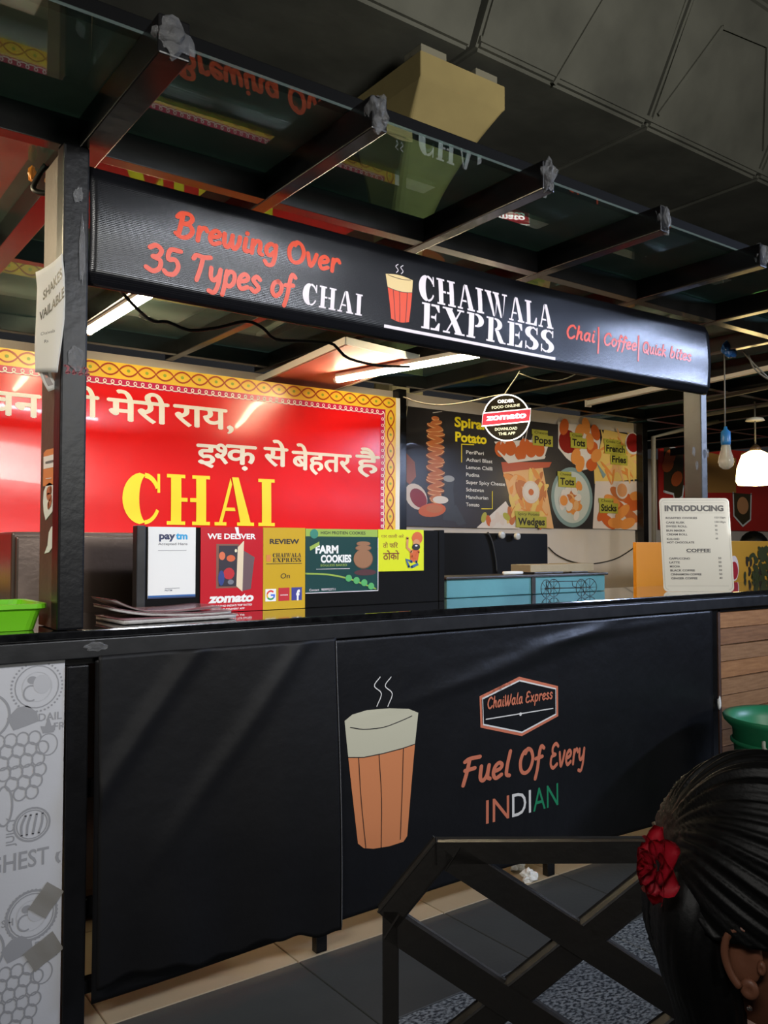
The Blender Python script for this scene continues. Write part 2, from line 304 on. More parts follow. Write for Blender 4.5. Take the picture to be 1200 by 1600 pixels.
class Art:
    """flat print in (u, v) on a surface S(u, v, h)"""
    def __init__(s, S, step=None, dh=.0006): s.S = S; s.items = []; s.step = step; s.dh = dh
    def raw(s, vs, fs, m, lay): s.items.append((vs, fs, m, lay)); return s
    def poly(s, pts, m, lay=1):
        pts = [tuple(p[:2]) for p in pts]
        t = tessellate_polygon([[Vector((x, y, 0)) for x, y in pts]])
        return s.raw(pts, [tuple(f) for f in t], m, lay)
    def rect(s, x0, y0, x1, y1, m, lay=1): return s.poly(rc(x0, y0, x1, y1), m, lay)
    def ell(s, cx, cy, rx, ry, m, lay=1, n=20, rot=0, a0=0, a1=360):
        P = []
        for i in range(n):
            a = radians(a0+(a1-a0)*i/(n if a1-a0 == 360 else n-1)); x = rx*cos(a); y = ry*sin(a); P.append((cx+x*cos(rot)-y*sin(rot), cy+x*sin(rot)+y*cos(rot)))
        return s.poly(P, m, lay)
    def line(s, pts, w, m, lay=1, sm=0, closed=False, cap=True, kx=1.0):
        P = [Vector((p[0], p[1])) for p in pts]
        if sm: P = [Vector((q.x, q.y)) for q in smoothpts([Vector((p.x, p.y, 0)) for p in P], sm)]
        if closed: P = P+[P[0], P[1]]
        vs = []; fs = []
        for i, p in enumerate(P):
            a = P[max(i-1, 0)]; b = P[min(i+1, len(P)-1)]; t = b-a
            if t.length < 1e-9: t = Vector((1, 0))
            t.normalize(); n = Vector((-t.y*kx, t.x))*w*.5
            vs += [(p.x+n.x, p.y+n.y), (p.x-n.x, p.y-n.y)]
        for i in range(len(P)-1): k = 2*i; fs.append((k, k+1, k+3, k+2))
        if cap and not closed:
            for c in (P[0], P[-1]):
                b0 = len(vs); vs += [(c.x+w*.5*kx*cos(k*pi/4), c.y+w*.5*sin(k*pi/4)) for k in range(8)]; fs.append(tuple(range(b0, b0+8)))
        return s.raw(vs, fs, m, lay)
    def ringline(s, cx, cy, rx, ry, w, m, lay=1, n=24, a0=0, a1=360):
        return s.line(arc(cx, cy, rx, ry, a0, a1, n), w, m, lay, cap=False)
    def text(s, body, x0, y0, h, m, lay=1, x1=None, bold=0.0, shear=0, rot=0, cap=.70, center=False, clip=None):
        vs, fs = text2d(body, bold)
        if not vs: return s
        mx = min(v[0] for v in vs); Mx = max(v[0] for v in vs); k = h/cap
        sx = (x1-x0)/(Mx-mx) if x1 is not None and Mx > mx else k
        out = []
        for x, y in vs:
            X = (x-mx)*sx; Y = y*k; X += shear*Y
            if center: X -= (Mx-mx)*sx*.5
            out.append((x0+X*cos(rot)-Y*sin(rot), y0+X*sin(rot)+Y*cos(rot)))
        return s.raw(out, fs, m, lay)
    def stencil(s, body, x0, y0, x1, h, m, lay=1, rot=0, gap=.06):
        W = sum(STENCIL[c][0]+gap for c in body)-gap; sx = (x1-x0)/W; x = 0
        for c in body:
            a, ps = STENCIL[c]
            for p in ps:
                q = [((x+px)*sx, py*h) for px, py in p]
                s.poly([(x0+X*cos(rot)-Y*sin(rot), y0+X*sin(rot)+Y*cos(rot)) for X, Y in q], m, lay)
            x += a+gap
        return s
    def brush(s, body, x0, y0, x1, h, m, lay=1, rot=0, wt=.13, shear=.12):
        """h = cap height"""
        W = sum(BR[c][0]+.05 for c in body)-.05; sx = (x1-x0)/W; k = h/.82; x = 0
        for c in body:
            a, st = BR[c]
            for p in st:
                q = [((x+px+shear*py)*sx, py*k) for px, py in p]
                q = [(x0+X*cos(rot)-Y*sin(rot), y0+X*sin(rot)+Y*cos(rot)) for X, Y in q]
                s.line(q, wt*k, m, lay, sm=4 if len(q) > 2 else 0, kx=min(1.25, max(.6, sx/k)))
            x += a+.05
        return s
    def build(s, name, parent=None):
        V = []; Fc = []; MI = []; mats = []
        for ix, (vs, fs, m, lay) in enumerate(s.items):
            if m not in mats: mats.append(m)
            mi = mats.index(m); vs = list(vs); fs = [tuple(f) for f in fs]
            if s.step:
                st = [f if len(f) == 3 else None for f in fs]; work = []
                for f in fs:
                    for i in range(1, len(f)-1): work.append((f[0], f[i], f[i+1]))
                done = []; cache = {}
                while work:
                    a, b, c = work.pop(); e = sorted(((( (vs[p][0]-vs[q][0])**2+(vs[p][1]-vs[q][1])**2), p, q, r) for p, q, r in ((a, b, c), (b, c, a), (c, a, b))), reverse=True)[0]
                    if e[0] <= s.step**2: done.append((a, b, c)); continue
                    _, p, q, r = e; key = (min(p, q), max(p, q))
                    if key not in cache: vs.append(((vs[p][0]+vs[q][0])/2, (vs[p][1]+vs[q][1])/2)); cache[key] = len(vs)-1
                    mm = cache[key]; work += [(p, mm, r), (mm, q, r)]
                fs = done
            b0 = len(V); V += [s.S(x, y, s.dh*(lay+.8*(ix % 31)/31)) for x, y in vs]
            for f in fs: Fc.append(tuple(b0+i for i in f)); MI.append(mi)
        me = bpy.data.meshes.new(name); me.from_pydata([tuple(v) for v in V], [], Fc); me.update()
        for p, i in zip(me.polygons, MI): p.material_index = i
        return link(name, me, mats, parent)
def plane(y): return lambda u, v, h: Vector((u, y-h, v))           # a wall parallel to the counter, seen from -y
def cup(A, top_l, top_r, bot_l, bot_r, yb, yt, lay=1, liquid=P_OR, foam=P_CR, ln=P_BK, steam=P_WH, split=.70, lw=.0025, dv=0.0):
    """tumbler drawing; dv = how much the far rim is raised"""
    def X(f, t): return (bot_l+(top_l-bot_l)*t)*(1-f)+(bot_r+(top_r-bot_r)*t)*f
    H = yt-yb; w = top_r-top_l; c = (.05*w)
    bot = [(X(i/10, 0), yb - c*1.2*sin(pi*i/10)) for i in range(11)]
    mid = [(X(i/10, split), yb+H*split - c*1.0*sin(pi*i/10)) for i in range(11)]
    topn = [(X(i/12, 1), yt - c*1.0*sin(pi*i/12)) for i in range(13)]
    topf = [(X(i/12, 1), yt + c*1.2*sin(pi*i/12)) for i in range(13)]
    A.poly(bot+mid[::-1], liquid, lay); A.poly(mid+topf[::-1], foam, lay)
    A.line(topn[1:-1], lw, ln, lay+1); A.line(mid, lw, ln, lay+1)
    for f in (.22, .48, .80): A.line([(X(f, split), yb+H*split-c*sin(pi*f)), (X(f, .35), yb+H*.35), (X(f, 0), yb-c*1.1*sin(pi*f))], lw, ln, lay+1)
    for k in (.42, .60):
        x = top_l+w*k; A.line([(x+.05*w, yt+H*.30), (x-.04*w, yt+H*.24), (x+.04*w, yt+H*.16), (x-.03*w, yt+H*.09)], lw*1.6, steam, lay+1, sm=4)

WROOTS = []                                        # empties whose children are given in world coordinates
def wthing(name, label, cat, loc, group=None):
    o = thing(name, label, cat, loc, 0, group); WROOTS.append(o); return o

# ============================================================ SETTING
def struct(o): o['kind'] = 'structure'; return o
floor = struct(box('floor', (-9, -9, -.12), (16, 14, -.012), mat('floor_bed', (46, 46, 46), .9, bump=(8, .3), var=(3, .2)), bev=0))
M_T1 = mat('dark_grey_tile', (74, 75, 72), .62, bump=(50, .12), var=(2.2, .16))
M_T2 = mat('beige_floor_tile', (176, 160, 132), .5, bump=(30, .08), var=(2.5, .12))
def granite():
    m = mat('speckled_granite', (120, 126, 132), .55)
    nt = m.node_tree; N = nt.nodes; L = nt.links; b = N['Principled BSDF']
    tc = N.new('ShaderNodeTexCoord'); mp = N.new('ShaderNodeMapping'); mp.inputs['Scale'].default_value = (70, 120, 80); mp.inputs['Rotation'].default_value = (0, 0, .6)
    v = N.new('ShaderNodeTexNoise'); v.inputs['Detail'].default_value = 3; v.inputs['Scale'].default_value = 1
    L.new(tc.outputs['Object'], mp.inputs[0]); L.new(mp.outputs[0], v.inputs['Vector'])
    r = N.new('ShaderNodeValToRGB'); e = r.color_ramp.elements
    e[0].position = .40; e[0].color = (*lin((46, 52, 58)), 1); e[1].position = .60; e[1].color = (*lin((150, 156, 158)), 1)
    L.new(v.outputs['Fac'], r.inputs[0]); L.new(r.outputs[0], b.inputs['Base Color']); return m
M_T3 = granite()
def tile_mesh(n, sx, sy):
    bm = bmesh.new(); add_box(bm, (0, 0, -.012), (sx-.004, sy-.004, 0), 0)
    bmesh.ops.bevel(bm, geom=[e for e in bm.edges if all(v.co.z > -.001 for v in e.verts)], offset=.0015, segments=1, affect='EDGES')
    return mesh_from(bm, n)
tg = tile_mesh('granite_tile', .6, .6); tg.materials.append(M_T3)
td = tile_mesh('grey_tile', .6, .44); td.materials.append(M_T1)
tb = tile_mesh('beige_tile', .6, .6); tb.materials.append(M_T2)
for i in range(-3, 12):
    x = 1.43+.585*0+i*.6-.03
    for j in range(4):
        o = link('floor_tile', tg, None, floor); o.location = (x-.26, 1.92-.6*(j+1), .0)
    o = link('floor_tile', td, None, floor); o.location = (x, 1.92, 0)
    for j in range(5):
        o = link('floor_tile', tb, None, floor); o.location = (x, 2.36+.6*j, 0)
wall = struct(box('wall_back', (-2.2, 4.80, 0), (6.40, 4.92, 2.398), WHITE, bev=0))
struct(box('wall_left', (-2.3, 2.6, 0), (-2.2, 4.92, 2.398), WHITE, bev=0))
# metro viaduct above
via = thing('viaduct', 'dark concrete metro viaduct overhead, with panel joints in its side face', 'viaduct', (4, 7, 5.62)); WROOTS.append(via)
def slab(name, prof, x0, x1, m, parent):
    bm = bmesh.new(); A = [bm.verts.new((x0, y, z)) for y, z in prof]; B = [bm.verts.new((x1, y, z)) for y, z in prof]; n = len(prof)
    bm.faces.new(A); bm.faces.new(B[::-1])
    for k in range(n): bm.faces.new((A[k], A[(k+1) % n], B[(k+1) % n], B[k]))
    bmesh.ops.bevel(bm, geom=list(bm.edges), offset=.03, segments=2, affect='EDGES')
    return link(name, mesh_from(bm, name), m, parent)
xs = [-8, -3.2, .4, 4.92]
for a, b in zip(xs, xs[1:]): slab('girder_segment', [(5.4, 5.62), (4.5, 7.5), (4.4, 8.2), (13, 8.2), (12.6, 5.62)], a+.02, b-.02, CONC, via)
k = 0
for a, b in [(4.92, 7.3), (7.3, 9.4), (9.4, 11.9), (11.9, 16)]:
    slab('girder_segment', [(5.36, 5.62), (4.7, 7.0), (4.3, 7.25-.12*k), (4.3, 7.6-.12*k), (13, 8.2), (12.6, 5.62)], a+.02, b-.02, CONC, via); k += 1
# shallow formwork ribs on the side face
def faceP(x, t, h): return Vector((x, 5.36-.66*t-h*.9, 5.62+1.38*t-h*.4))
for (xa, ta, xb, tb_) in [(5.9, 0, 6.4, .9), (6.4, .9, 7.25, .95), (7.4, .1, 7.9, .75), (7.9, .75, 8.7, .8), (8.7, .8, 9.3, .2), (9.6, .05, 10.2, .8), (10.2, .8, 11.4, .7)]:
    bar('formwork_rib', faceP(xa, ta, .0), faceP(xb, tb_, .0), .035, .05, CONC, via, up=(0, 1, .4))
for z in (5.70,): bar('drip_edge', (4.95, 5.34, z), (15.5, 5.34, z), .04, .05, CONC, via)
# pier with flared cream capital
pier = thing('viaduct_pier', 'cream painted pier with a flared capital under the viaduct', 'pier', (4.85, 6.1, 0)); WROOTS.append(pier)
def loft(name, secs, m, parent, rnd=.10):
    bm = bmesh.new(); rings = []
    for x0, x1, y0, y1, z, rr in secs:
        P = []
        for cx, cy, a0 in ((x1-rr, y1-rr, 0), (x0+rr, y1-rr, 90), (x0+rr, y0+rr, 180), (x1-rr, y0+rr, 270)):
            for q in range(5): a = radians(a0+90*q/4); P.append(bm.verts.new((cx+rr*cos(a), cy+rr*sin(a), z)))
        rings.append(P)
    for A, B in zip(rings, rings[1:]):
        for q in range(20): bm.faces.new((A[q], A[(q+1) % 20], B[(q+1) % 20], B[q]))
    bm.faces.new(rings[0][::-1]); bm.faces.new(rings[-1])
    me = mesh_from(bm, name); return link(name, me, m, parent)
secs = []
for i in range(15):
    t = i/14; g = t**1.7; z = 3.9+1.32*t
    secs.append((4.50-.12*g, 4.86+.48*g, 5.95-.50*g, 6.35+.15*g, z, .10*(1-g)+.02))
loft('capital', secs+[(4.38, 5.36, 5.44, 6.52, 5.24, .015), (4.38, 5.36, 5.44, 6.52, 5.45, .015)], CREAM, pier)
loft('shaft', [(4.50, 4.86, 5.95, 6.35, 0, .1), (4.50, 4.86, 5.95, 6.35, 3.9, .1)], CREAM, pier)
for xa, xb in ((4.40, 4.68), (5.02, 5.28)): box('bearing_block', (xa, 5.46, 5.45), (xb, 5.7, 5.53), mat('bearing_plinth', (140, 134, 116), .8, bump=(9, .3)), pier, .008)

# ============================================================ STALL FRAME AND GLASS ROOF
frame = wthing('stall_frame', 'black steel stall frame carrying a glass roof on cross beams', 'frame', (2.2, 2.4, 0))
GL = glassmat('roof_glass', (.60, .78, .70), base=.08, power=4.0, gain=.5, rough=.012)
BROWN = mat('grey_brown_board', (80, 66, 57), .5, bump=(20, .2), var=(4, .15))
box('post', (.642, 2.335, 1.082), (.712, 2.40, 2.40), PST, frame, .006); box('post', (.672, 2.342, 0), (.730, 2.40, .985), PST, frame, .004)
box('side_board', (.650, 2.401, 1.082), (.700, 2.555, 2.398), BROWN, frame)
xr0 = PY(1096, 700, 2.52).x; box('post', (xr0, 2.52, 1.082), (xr0+.052, 2.622, 2.40), mat('post_grey_black', (58, 60, 56), .4, bump=(14, .2), var=(5, .25)), frame, .005); box('post', (xr0, 2.52, 0), (xr0+.052, 2.622, 1.054), BLK2, frame, .005)
for x in (-1.6, .67, 3.58, 6.3): box('post', (x, 4.70, 0), (x+.07, 4.77, 2.40), BLK, frame, .005)
CLEAR = mat('clear_packing_plastic', (120, 120, 120), .15, bump=(70, .8), alpha=.35)
ends = [(-.55, .05), (.08, .05), (.725, .075), (1.293, .05), (1.937, .05), (2.525, .05), (3.157, .05), (3.77, .05), (4.38, .05), (4.99, .05), (5.60, .05), (6.22, .05), (6.85, .05), (7.5, .05), (8.2, .05), (9.0, .05)]
for i, (x, wd) in enumerate(ends):
    y1 = 4.79 if x < 6.4 else 6.3
    box('roof_beam', (x-wd/2, 1.78, 2.40), (x+wd/2, y1, 2.49), BLK, frame, .004)
    if 2 <= i <= 7:
        o = crumple('plastic_wrap', (x, 1.79, 2.447), .040, CLEAR, frame, (.72*wd/.05, .7, 1.15), seed=i, sub=3, amp=.45)
for (xa, wa), (xb, wb) in zip(ends, ends[1:]):
    for ya in (2.36, 3.42, 4.60): box('purlin', (xa+wa/2, ya, 2.402), (xb-wb/2, ya+.05, 2.488), BLK, frame, .002)
    y1 = 4.79 if xa < 6.2 else 6.3
    for ya, yb in ((1.885, 2.384), (2.386, 3.444), (3.446, 4.62)) + (((4.625, 6.2),) if y1 > 5 else ()):
        box('glass_panel', (xa+.002, ya, 2.491), (xb-.002, yb, 2.499), GL, frame, 0)
box('outer_purlin', (-.7, 1.895, 2.500), (9.1, 1.93, 2.540), mat('dull_black_purlin', (10, 10, 10), .7, bump=(20, .1), spec=.05), frame, .003)
box('banner_rail', (.712, 2.362, 2.052), (3.612, 2.40, 2.092), BLK2, frame)
box('banner_rail', (.712, 2.362, 2.295), (3.612, 2.40, 2.335), BLK2, frame)
# red paint mark and tape on the left post
A = Art(plane(2.335)); MR = prt('faded_red', (120, 34, 40), .5)
pm = PY(101, 578, 2.335)
for q in range(4): A.line([(pm.x+q*.017, pm.z+.012), (pm.x+q*.017+.010, pm.z+.008), (pm.x+q*.017+.004, pm.z-.008), (pm.x+q*.017+.013, pm.z-.004)], .006, MR, sm=3)
A.build('paint_mark', frame)
def post_tape(px, py, w_, h_, y, sd):
    c = PY(px, py, y); return crumple('tape_scrap', (c.x, y-.004, c.z), 1, CLEAR, frame, (w_, .003, h_), seed=sd, sub=3, amp=.5)
post_tape(118, 560, .02, .03, 2.335, 11); post_tape(128, 395, .008, .09, 2.335, 12); post_tape(122, 305, .012, .02, 2.335, 13)
for (a, b, sd) in ((1083, 705, 21), (1088, 727, 22), (1104, 708, 23)): post_tape(a, b, .012, .022, 2.515, sd)
post_tape(150, 1010, .03, .012, 2.33, 31)

# ============================================================ TOP BANNER
def top_banner(u, v, h):
    z0, z1 = 2.043+.004*sin(u*2.1), 2.345-.012*sin(pi*(u-.71)/2.9)
    t = (v-2.045)/(2.345-2.045)                       # 0..1 on the front, rounded over outside it
    z = z0+(z1-z0)*min(max(t, 0), 1)
    b = .010*sin(pi*min(max(t, 0), 1)) + .0025*sin(u*9+1.3)*sin(pi*min(max(t, 0), 1)) + .003*sin(u*4.1+v*6)
    y = 2.345 - b
    if t > 1: a = min((t-1)*12, 1)*pi/2; y += .022*(1-cos(a)); z += .022*sin(a)-.0; 
    if t < 0: a = min(-t*12, 1)*pi/2; y += .020*(1-cos(a)); z -= .018*sin(a)
    e = .07                                           # rounded shoulders at the edges of the front
    if 0 <= t < e: y += .008*(1-t/e)**2
    if 1-e < t <= 1: y += .008*((t-1+e)/e)**2
    if t > 1 or t < 0: y += .008
    return Vector((u, y-h, z))
tb_ = sheet('top_banner', top_banner, .714, 3.655, 2.018, 2.372, 120, 40, VINYL, None, .002)
tag(tb_, 'long black vinyl banner across the stall top with orange and white lettering', 'banner')
step = .05
A = Art(top_banner, step, .0008)
def P2(px, py, y): p = PY(px, py, y); return p.x, p.z
A.brush('Brewing Over', .962, 2.215, 1.528, .072, P_OR, shear=.10, wt=.15)
A.brush('35 Types of', .872, 2.095, 1.352, .078, P_OR, shear=.10, wt=.15)
A.build('orange_lettering', tb_)
A = Art(top_banner, step, .0008); A.stencil('CHAI', 1.392, 2.086, 1.628, .072, P_WH); A.build('white_lettering', tb_)
A = Art(top_banner, step, .0008); cup(A, 1.722, 1.842, 1.748, 1.826, 2.098, 2.252, lw=.0018, split=.70); A.build('chai_glass_drawing', tb_)
A = Art(top_banner, step, .0008)
A.stencil('CHAIWALA', 1.868, 2.186, 2.566, .098, P_WH); A.stencil('EXPRESS', 1.878, 2.086, 2.574, .094, P_WH); A.build('white_name_lettering', tb_)
A = Art(top_banner, step, .0008); A.rect(1.72, 2.062, 2.583, 2.073, P_WH); A.build('underline', tb_)
A = Art(top_banner, step, .0008)
A.brush('Chai', 2.64, 2.165, 2.81, .055, P_OR, wt=.14); A.rect(2.832, 2.120, 2.842, 2.235, P_OR); A.brush('Coffee', 2.868, 2.165, 3.09, .052, P_OR, wt=.14)
A.rect(3.102, 2.120, 3.112, 2.235, P_OR); A.brush('Quick', 3.135, 2.165, 3.30, .05, P_OR, wt=.14); A.brush('bites', 3.328, 2.165, 3.49, .05, P_OR, wt=.14)
A.build('orange_lettering', tb_)

# ============================================================ COUNTER
ctr = wthing('service_counter', 'long black counter with a polished black stone top and steel frame', 'counter', (2.2, 2.6, 0))
STONE = mat('polished_black_stone', (18, 18, 19), .07, var=(40, .5), bump=(3, .015), coat=.6, spec=.7)
box('worktop', (-1.6, 2.335, 1.056), (6.2, 2.95, 1.080), STONE, ctr, .004)
box('front_fascia', (-1.6, 2.328, 1.005), (6.2, 2.352, 1.055), BLK2, ctr, .003)
box('lower_rail', (-1.6, 2.352, .985), (6.2, 2.385, 1.005), BLK, ctr)
box('bottom_rail', (.712, 2.365, .098), (3.66, 2.395, .135), BLK, ctr)
for x in (1.49, 2.56): box('foot_stub', (x-.02, 2.365, 0), (x+.02, 2.395, .10), BLK, ctr)
for x in (1.50, 2.56): box('upright', (x-.018, 2.366, .135), (x+.018, 2.394, .99), BLK, ctr)
box('upright', (3.655, 2.350, 0), (3.70, 2.40, 1.0), BLK, ctr)
for z in (.30, .62): box('cross_bar', (.712, 2.372, z), (1.5, 2.39, z+.05), BLK, ctr)
box('rear_leg', (-1.5, 2.9, 0), (-1.45, 2.94, 1.056), BLK, ctr); box('rear_leg', (6.1, 2.9, 0), (6.15, 2.94, 1.056), BLK, ctr)

# lower banner
def low_banner(u, v, h):
    y = 2.346
    y -= .011*math.exp(-(((v-.86)-(u-2.25)*.175)/.022)**2)*math.exp(-((u-2.55)/.40)**2)
    y -= .008*math.exp(-(((v-.80)-(u-2.05)*.16)/.018)**2)*math.exp(-((u-2.25)/.35)**2)
    y -= .006*math.exp(-(((v-.93)-(u-2.6)*.05)/.014)**2)*math.exp(-((u-2.8)/.5)**2)
    y -= .004*sin(u*3.1+.5)*sin(v*4) + .0025*sin(u*8+v*5)*(1-v)
    z = v
    if v < .2: z = v - (.2-v)*.2*(sin(u*2.3)*.5)+ .022*(u-.75)/3*0
    return Vector((u, y-h, z))
lb = sheet('counter_banner', low_banner, .748, 3.654, .088, 1.002, 130, 60, VINYL2, None, .002)
tag(lb, 'wide black banner on the counter front with a chai glass and hexagonal badge', 'banner')
D_OR = prt('dull_orange', (204, 128, 82)); D_OR2 = prt('dull_salmon', (196, 112, 84)); D_CR = prt('dull_cream', (190, 186, 162)); D_WH = prt('dull_white', (214, 212, 208))
A = Art(low_banner, .05, .001)
g = lambda px, py: P2(px, py, 2.34)
tp = [g(540, 1127), g(552, 1117), g(575, 1110), g(610, 1107), g(640, 1108), g(655, 1114)]
sp = [g(650, 1163), g(630, 1170), g(600, 1178), g(570, 1184), g(546, 1184)]
bt = [g(638, 1307), g(632, 1316), g(610, 1323), g(585, 1327), g(570, 1326), g(561, 1319)]
A.poly(tp+sp, D_CR); A.poly(sp[::-1]+bt[::1], D_OR)
A.line([g(549, 1137), g(570, 1140), g(600, 1137), g(625, 1128), g(645, 1119)], .003, P_BK, 2, sm=3)
A.line(sp, .003, P_BK, 2)
for a, b, c in (((562, 1184), (566, 1250), (573, 1325)), ((594, 1180), (598, 1250), (597, 1325)), ((632, 1170), (630, 1240), (627, 1312))): A.line([g(*a), g(*b), g(*c)], .0028, P_BK, 2, sm=3)
for dx in (0, 17): A.line([g(595+dx, 1058), g(586+dx, 1072), g(597+dx, 1084), g(590+dx, 1104)], .0035, D_WH, 2, sm=5)
A.build('chai_glass_drawing', lb)
A = Art(low_banner, .05, .001)
hx = [g(752, 1091), g(813, 1061), g(872, 1075), g(872, 1117), g(816, 1147), g(753, 1134)]
A.line(hx, .016, D_OR2, 1, closed=True); cx = sum(p[0] for p in hx)/6; cy = sum(p[1] for p in hx)/6
A.line([(cx+(x-cx)*.955, cy+(y-cy)*.94) for x, y in hx], .006, D_WH, 2, closed=True)
A.line([g(760, 1124), g(865, 1107)], .004, D_WH, 2); A.ell(*g(814, 1116), .007, .007, D_WH, 2, 8)
a = g(762, 1109); b = g(864, 1093); ang = math.atan2(b[1]-a[1], b[0]-a[0])
A.brush('ChaiWala Express', a[0], a[1]+.004, b[0], .040, D_OR2, 2, rot=ang, wt=.13)
A.build('hexagon_badge', lb)
A = Art(low_banner, .05, .001)
a = g(722, 1228); b = g(914, 1192); ang = math.atan2(b[1]-a[1], b[0]-a[0])
A.brush('Fuel', a[0], a[1]+.004, a[0]+.24, .092, D_OR2, rot=ang, wt=.13); A.brush('Of', a[0]+.285, a[1]+.004+.285*ang, a[0]+.41, .092, D_OR2, rot=ang, wt=.13)
A.brush('Every', a[0]+.46, a[1]+.004+.46*ang, b[0], .092, D_OR2, rot=ang, wt=.13); A.build('slogan_lettering', lb)
A = Art(low_banner, .05, .001); a = g(760, 1289); b = g(873, 1262); L_ = b[0]-a[0]; ang = 0
for s_, f0, f1, m_ in (('IN', 0, .30, D_OR2), ('DI', .34, .60, D_WH), ('AN', .63, 1, P_GR)):
    A.text(s_, a[0]+L_*f0, a[1]+.003, .088, m_, 1, x1=a[0]+L_*f1, bold=-.008 if False else 0.0)
A.build('tricolour_lettering', lb)

# black sheet hanging over the left of the counter front
def flap(u, v, h):
    t = (1.012-v)/.9; s_ = (u-.748)/.78
    y = 2.318 - .012*t - .006*sin(u*9+v*3) - .012*math.exp(-(((v-.90)-(u-.95)*1.3)/.05)**2)*(1 if v > .5 else .3) - .010*math.exp(-(((v-.80)-(u-1.22)*1.2)/.05)**2)*max(0, min(1, (v-.35)*3)) - .006*sin(u*21)*t*t
    z = v
    if v < .35: z = v + (.35-v)/.26*(-.035*(1-s_)*0 + .050*(1-s_) - .002 + .010*sin(u*16)+.006*sin(u*47))
    return Vector((u+.012*sin(v*4)*(s_-.0)*.5, y-h, z))
fl = sheet('black_sheet', flap, .748, 1.518, .092, 1.010, 70, 70, SHEET, None, .002)
tag(fl, 'plain black rexine sheet hanging over the left part of the counter front', 'sheet')
tube('sheet_edge_piping', [flap(1.518, .10+.9*i/30, .001) for i in range(31)], .0016, mat('grey_edge', (96, 96, 98), .5, bump=(30, .1)), fl, 6)

# neighbour's fruit print panel
fp = box('fruit_print_panel', (-1.6, 2.348, .0), (.668, 2.364, 1.004), mat('white_laminate', (188, 188, 190), .5, bump=(30, .08), var=(3, .03)), None, .002)
tag(fp, 'white counter panel printed with grey fruit drawings, left of the stall post', 'panel')
A = Art(plane(2.348)); G1 = prt('fruit_grey', (146, 146, 148), .55); G2 = prt('fruit_grey_pale', (178, 178, 180), .55)
q = lambda px, py: P2(px, py, 2.348)
def grapes(cx, cy, s):
    for j, n in enumerate((4, 5, 4, 4, 3, 2)):
        for i in range(n):
            A.ringline(cx+(i-(n-1)/2)*.036*s+.006*j*s, cy-j*.034*s, .019*s, .021*s, .0045*s, G1, 1, 16)
    A.poly([(cx-.01*s, cy+.03*s), (cx-.03*s, cy+.07*s), (cx+.0*s, cy+.10*s), (cx+.03*s, cy+.105*s), (cx+.06*s, cy+.08*s), (cx+.065*s, cy+.05*s), (cx+.03*s, cy+.04*s)], G1)
def citrus(cx, cy, r):
    A.ringline(cx, cy, r, r, .006, G1); A.ringline(cx, cy, r*.88, r*.88, .003, G1, 1); A.ringline(cx, cy, r*.6, r*.62, .002, G2)
    for i in range(40): a = i*pi/20; A.ell(cx+r*1.03*cos(a), cy+r*1.03*sin(a), .003, .003, G1, 1, 6)
    A.ell(cx-.2*r, cy+.3*r, .012, .010, G1); A.ringline(cx-.25*r, cy-.25*r, .018, .02, .004, G1, 1, 14, 40, 300); A.ell(cx+.2*r, cy+.1*r, .022, .025, G2)
def melon(cx, cy, r):
    A.ringline(cx, cy, r*1.05, r, .005, G1); A.ringline(cx, cy, r*.9, r*.86, .003, G1)
    for k in (-.5, -.2, .15, .5): A.line([(cx+k*r-.1*r, cy-r*.6), (cx+k*r*1.2-.02*r, cy), (cx+k*r+.12*r, cy+r*.6)], .006, G1, sm=3)
def pear(cx, cy, s): A.ringline(cx, cy, .06*s, .034*s, .004*s, G1); A.ringline(cx+.07*s, cy, .04*s, .03*s, .004*s, G1); A.ell(cx+.09*s, cy, .008*s, .008*s, G1)
def pine(cx, cy, s): A.ringline(cx, cy, .024*s, .028*s, .003, G1); A.poly([(cx-.014*s, cy+.03*s), (cx-.02*s, cy+.05*s), (cx-.008*s, cy+.048*s), (cx, cy+.075*s), (cx+.008*s, cy+.048*s), (cx+.02*s, cy+.05*s), (cx+.014*s, cy+.03*s)], G1)
def block(dx, dz):
    def Q(px, py): a = q(px, py); return a[0]+dx, a[1]+dz
    c = Q(58, 1073); citrus(c[0], c[1], .062); c = Q(26, 1156); grapes(c[0], c[1], .82)
    c = Q(75, 1163); pine(c[0], c[1], 1); c = Q(85, 1193); pear(c[0], c[1], .75); c = Q(50, 1288); melon(c[0], c[1], .042)
    a = Q(60, 1127); A.text('DAILY', a[0], a[1], .020, G1, bold=.01); a = Q(84, 1141); A.text('FRESH', a[0], a[1], .020, G1, bold=.01)
    a = Q(22, 1322); A.text('JUICY', a[0], a[1], .020, G1, bold=.01, rot=pi/2)
    c = Q(100, 1280); A.ringline(c[0], c[1], .03, .05, .005, G1); c = Q(6, 1260); A.ringline(c[0], c[1], .02, .05, .005, G1)
    c = Q(-18, 1120); A.ringline(c[0], c[1], .05, .055, .006, G1, 1, 20, -90, 90)
for dx, dz in ((0, 0), (-.005, -.587), (-.30, -.02), (-.305, -.607), (-.62, 0), (-.62, -.44), (-.93, 0), (-.93, -.44), (-1.25, 0), (-1.25, -.44), (-1.55, 0), (-1.55, -.44)):
    n0 = len(A.items); block(dx, dz)
a = q(-12, 1367); b = q(76, 1351); A.text('HIGHEST', a[0]-.06, a[1]+.0, .044, G1, x1=b[0], bold=.012, cap=.7)
a = q(88, 1350); A.text('QUALITY', a[0], a[1], .044, G1, bold=.012); a = q(2, 1450); A.text('SH', a[0], a[1], .018, G1, bold=.01)
A.items = [(vs, fs, m_, l_) for vs, fs, m_, l_ in A.items if max(v[0] for v in vs) < .667 and min(v[1] for v in vs) > .02 and max(v[1] for v in vs) < 1.0 or False]
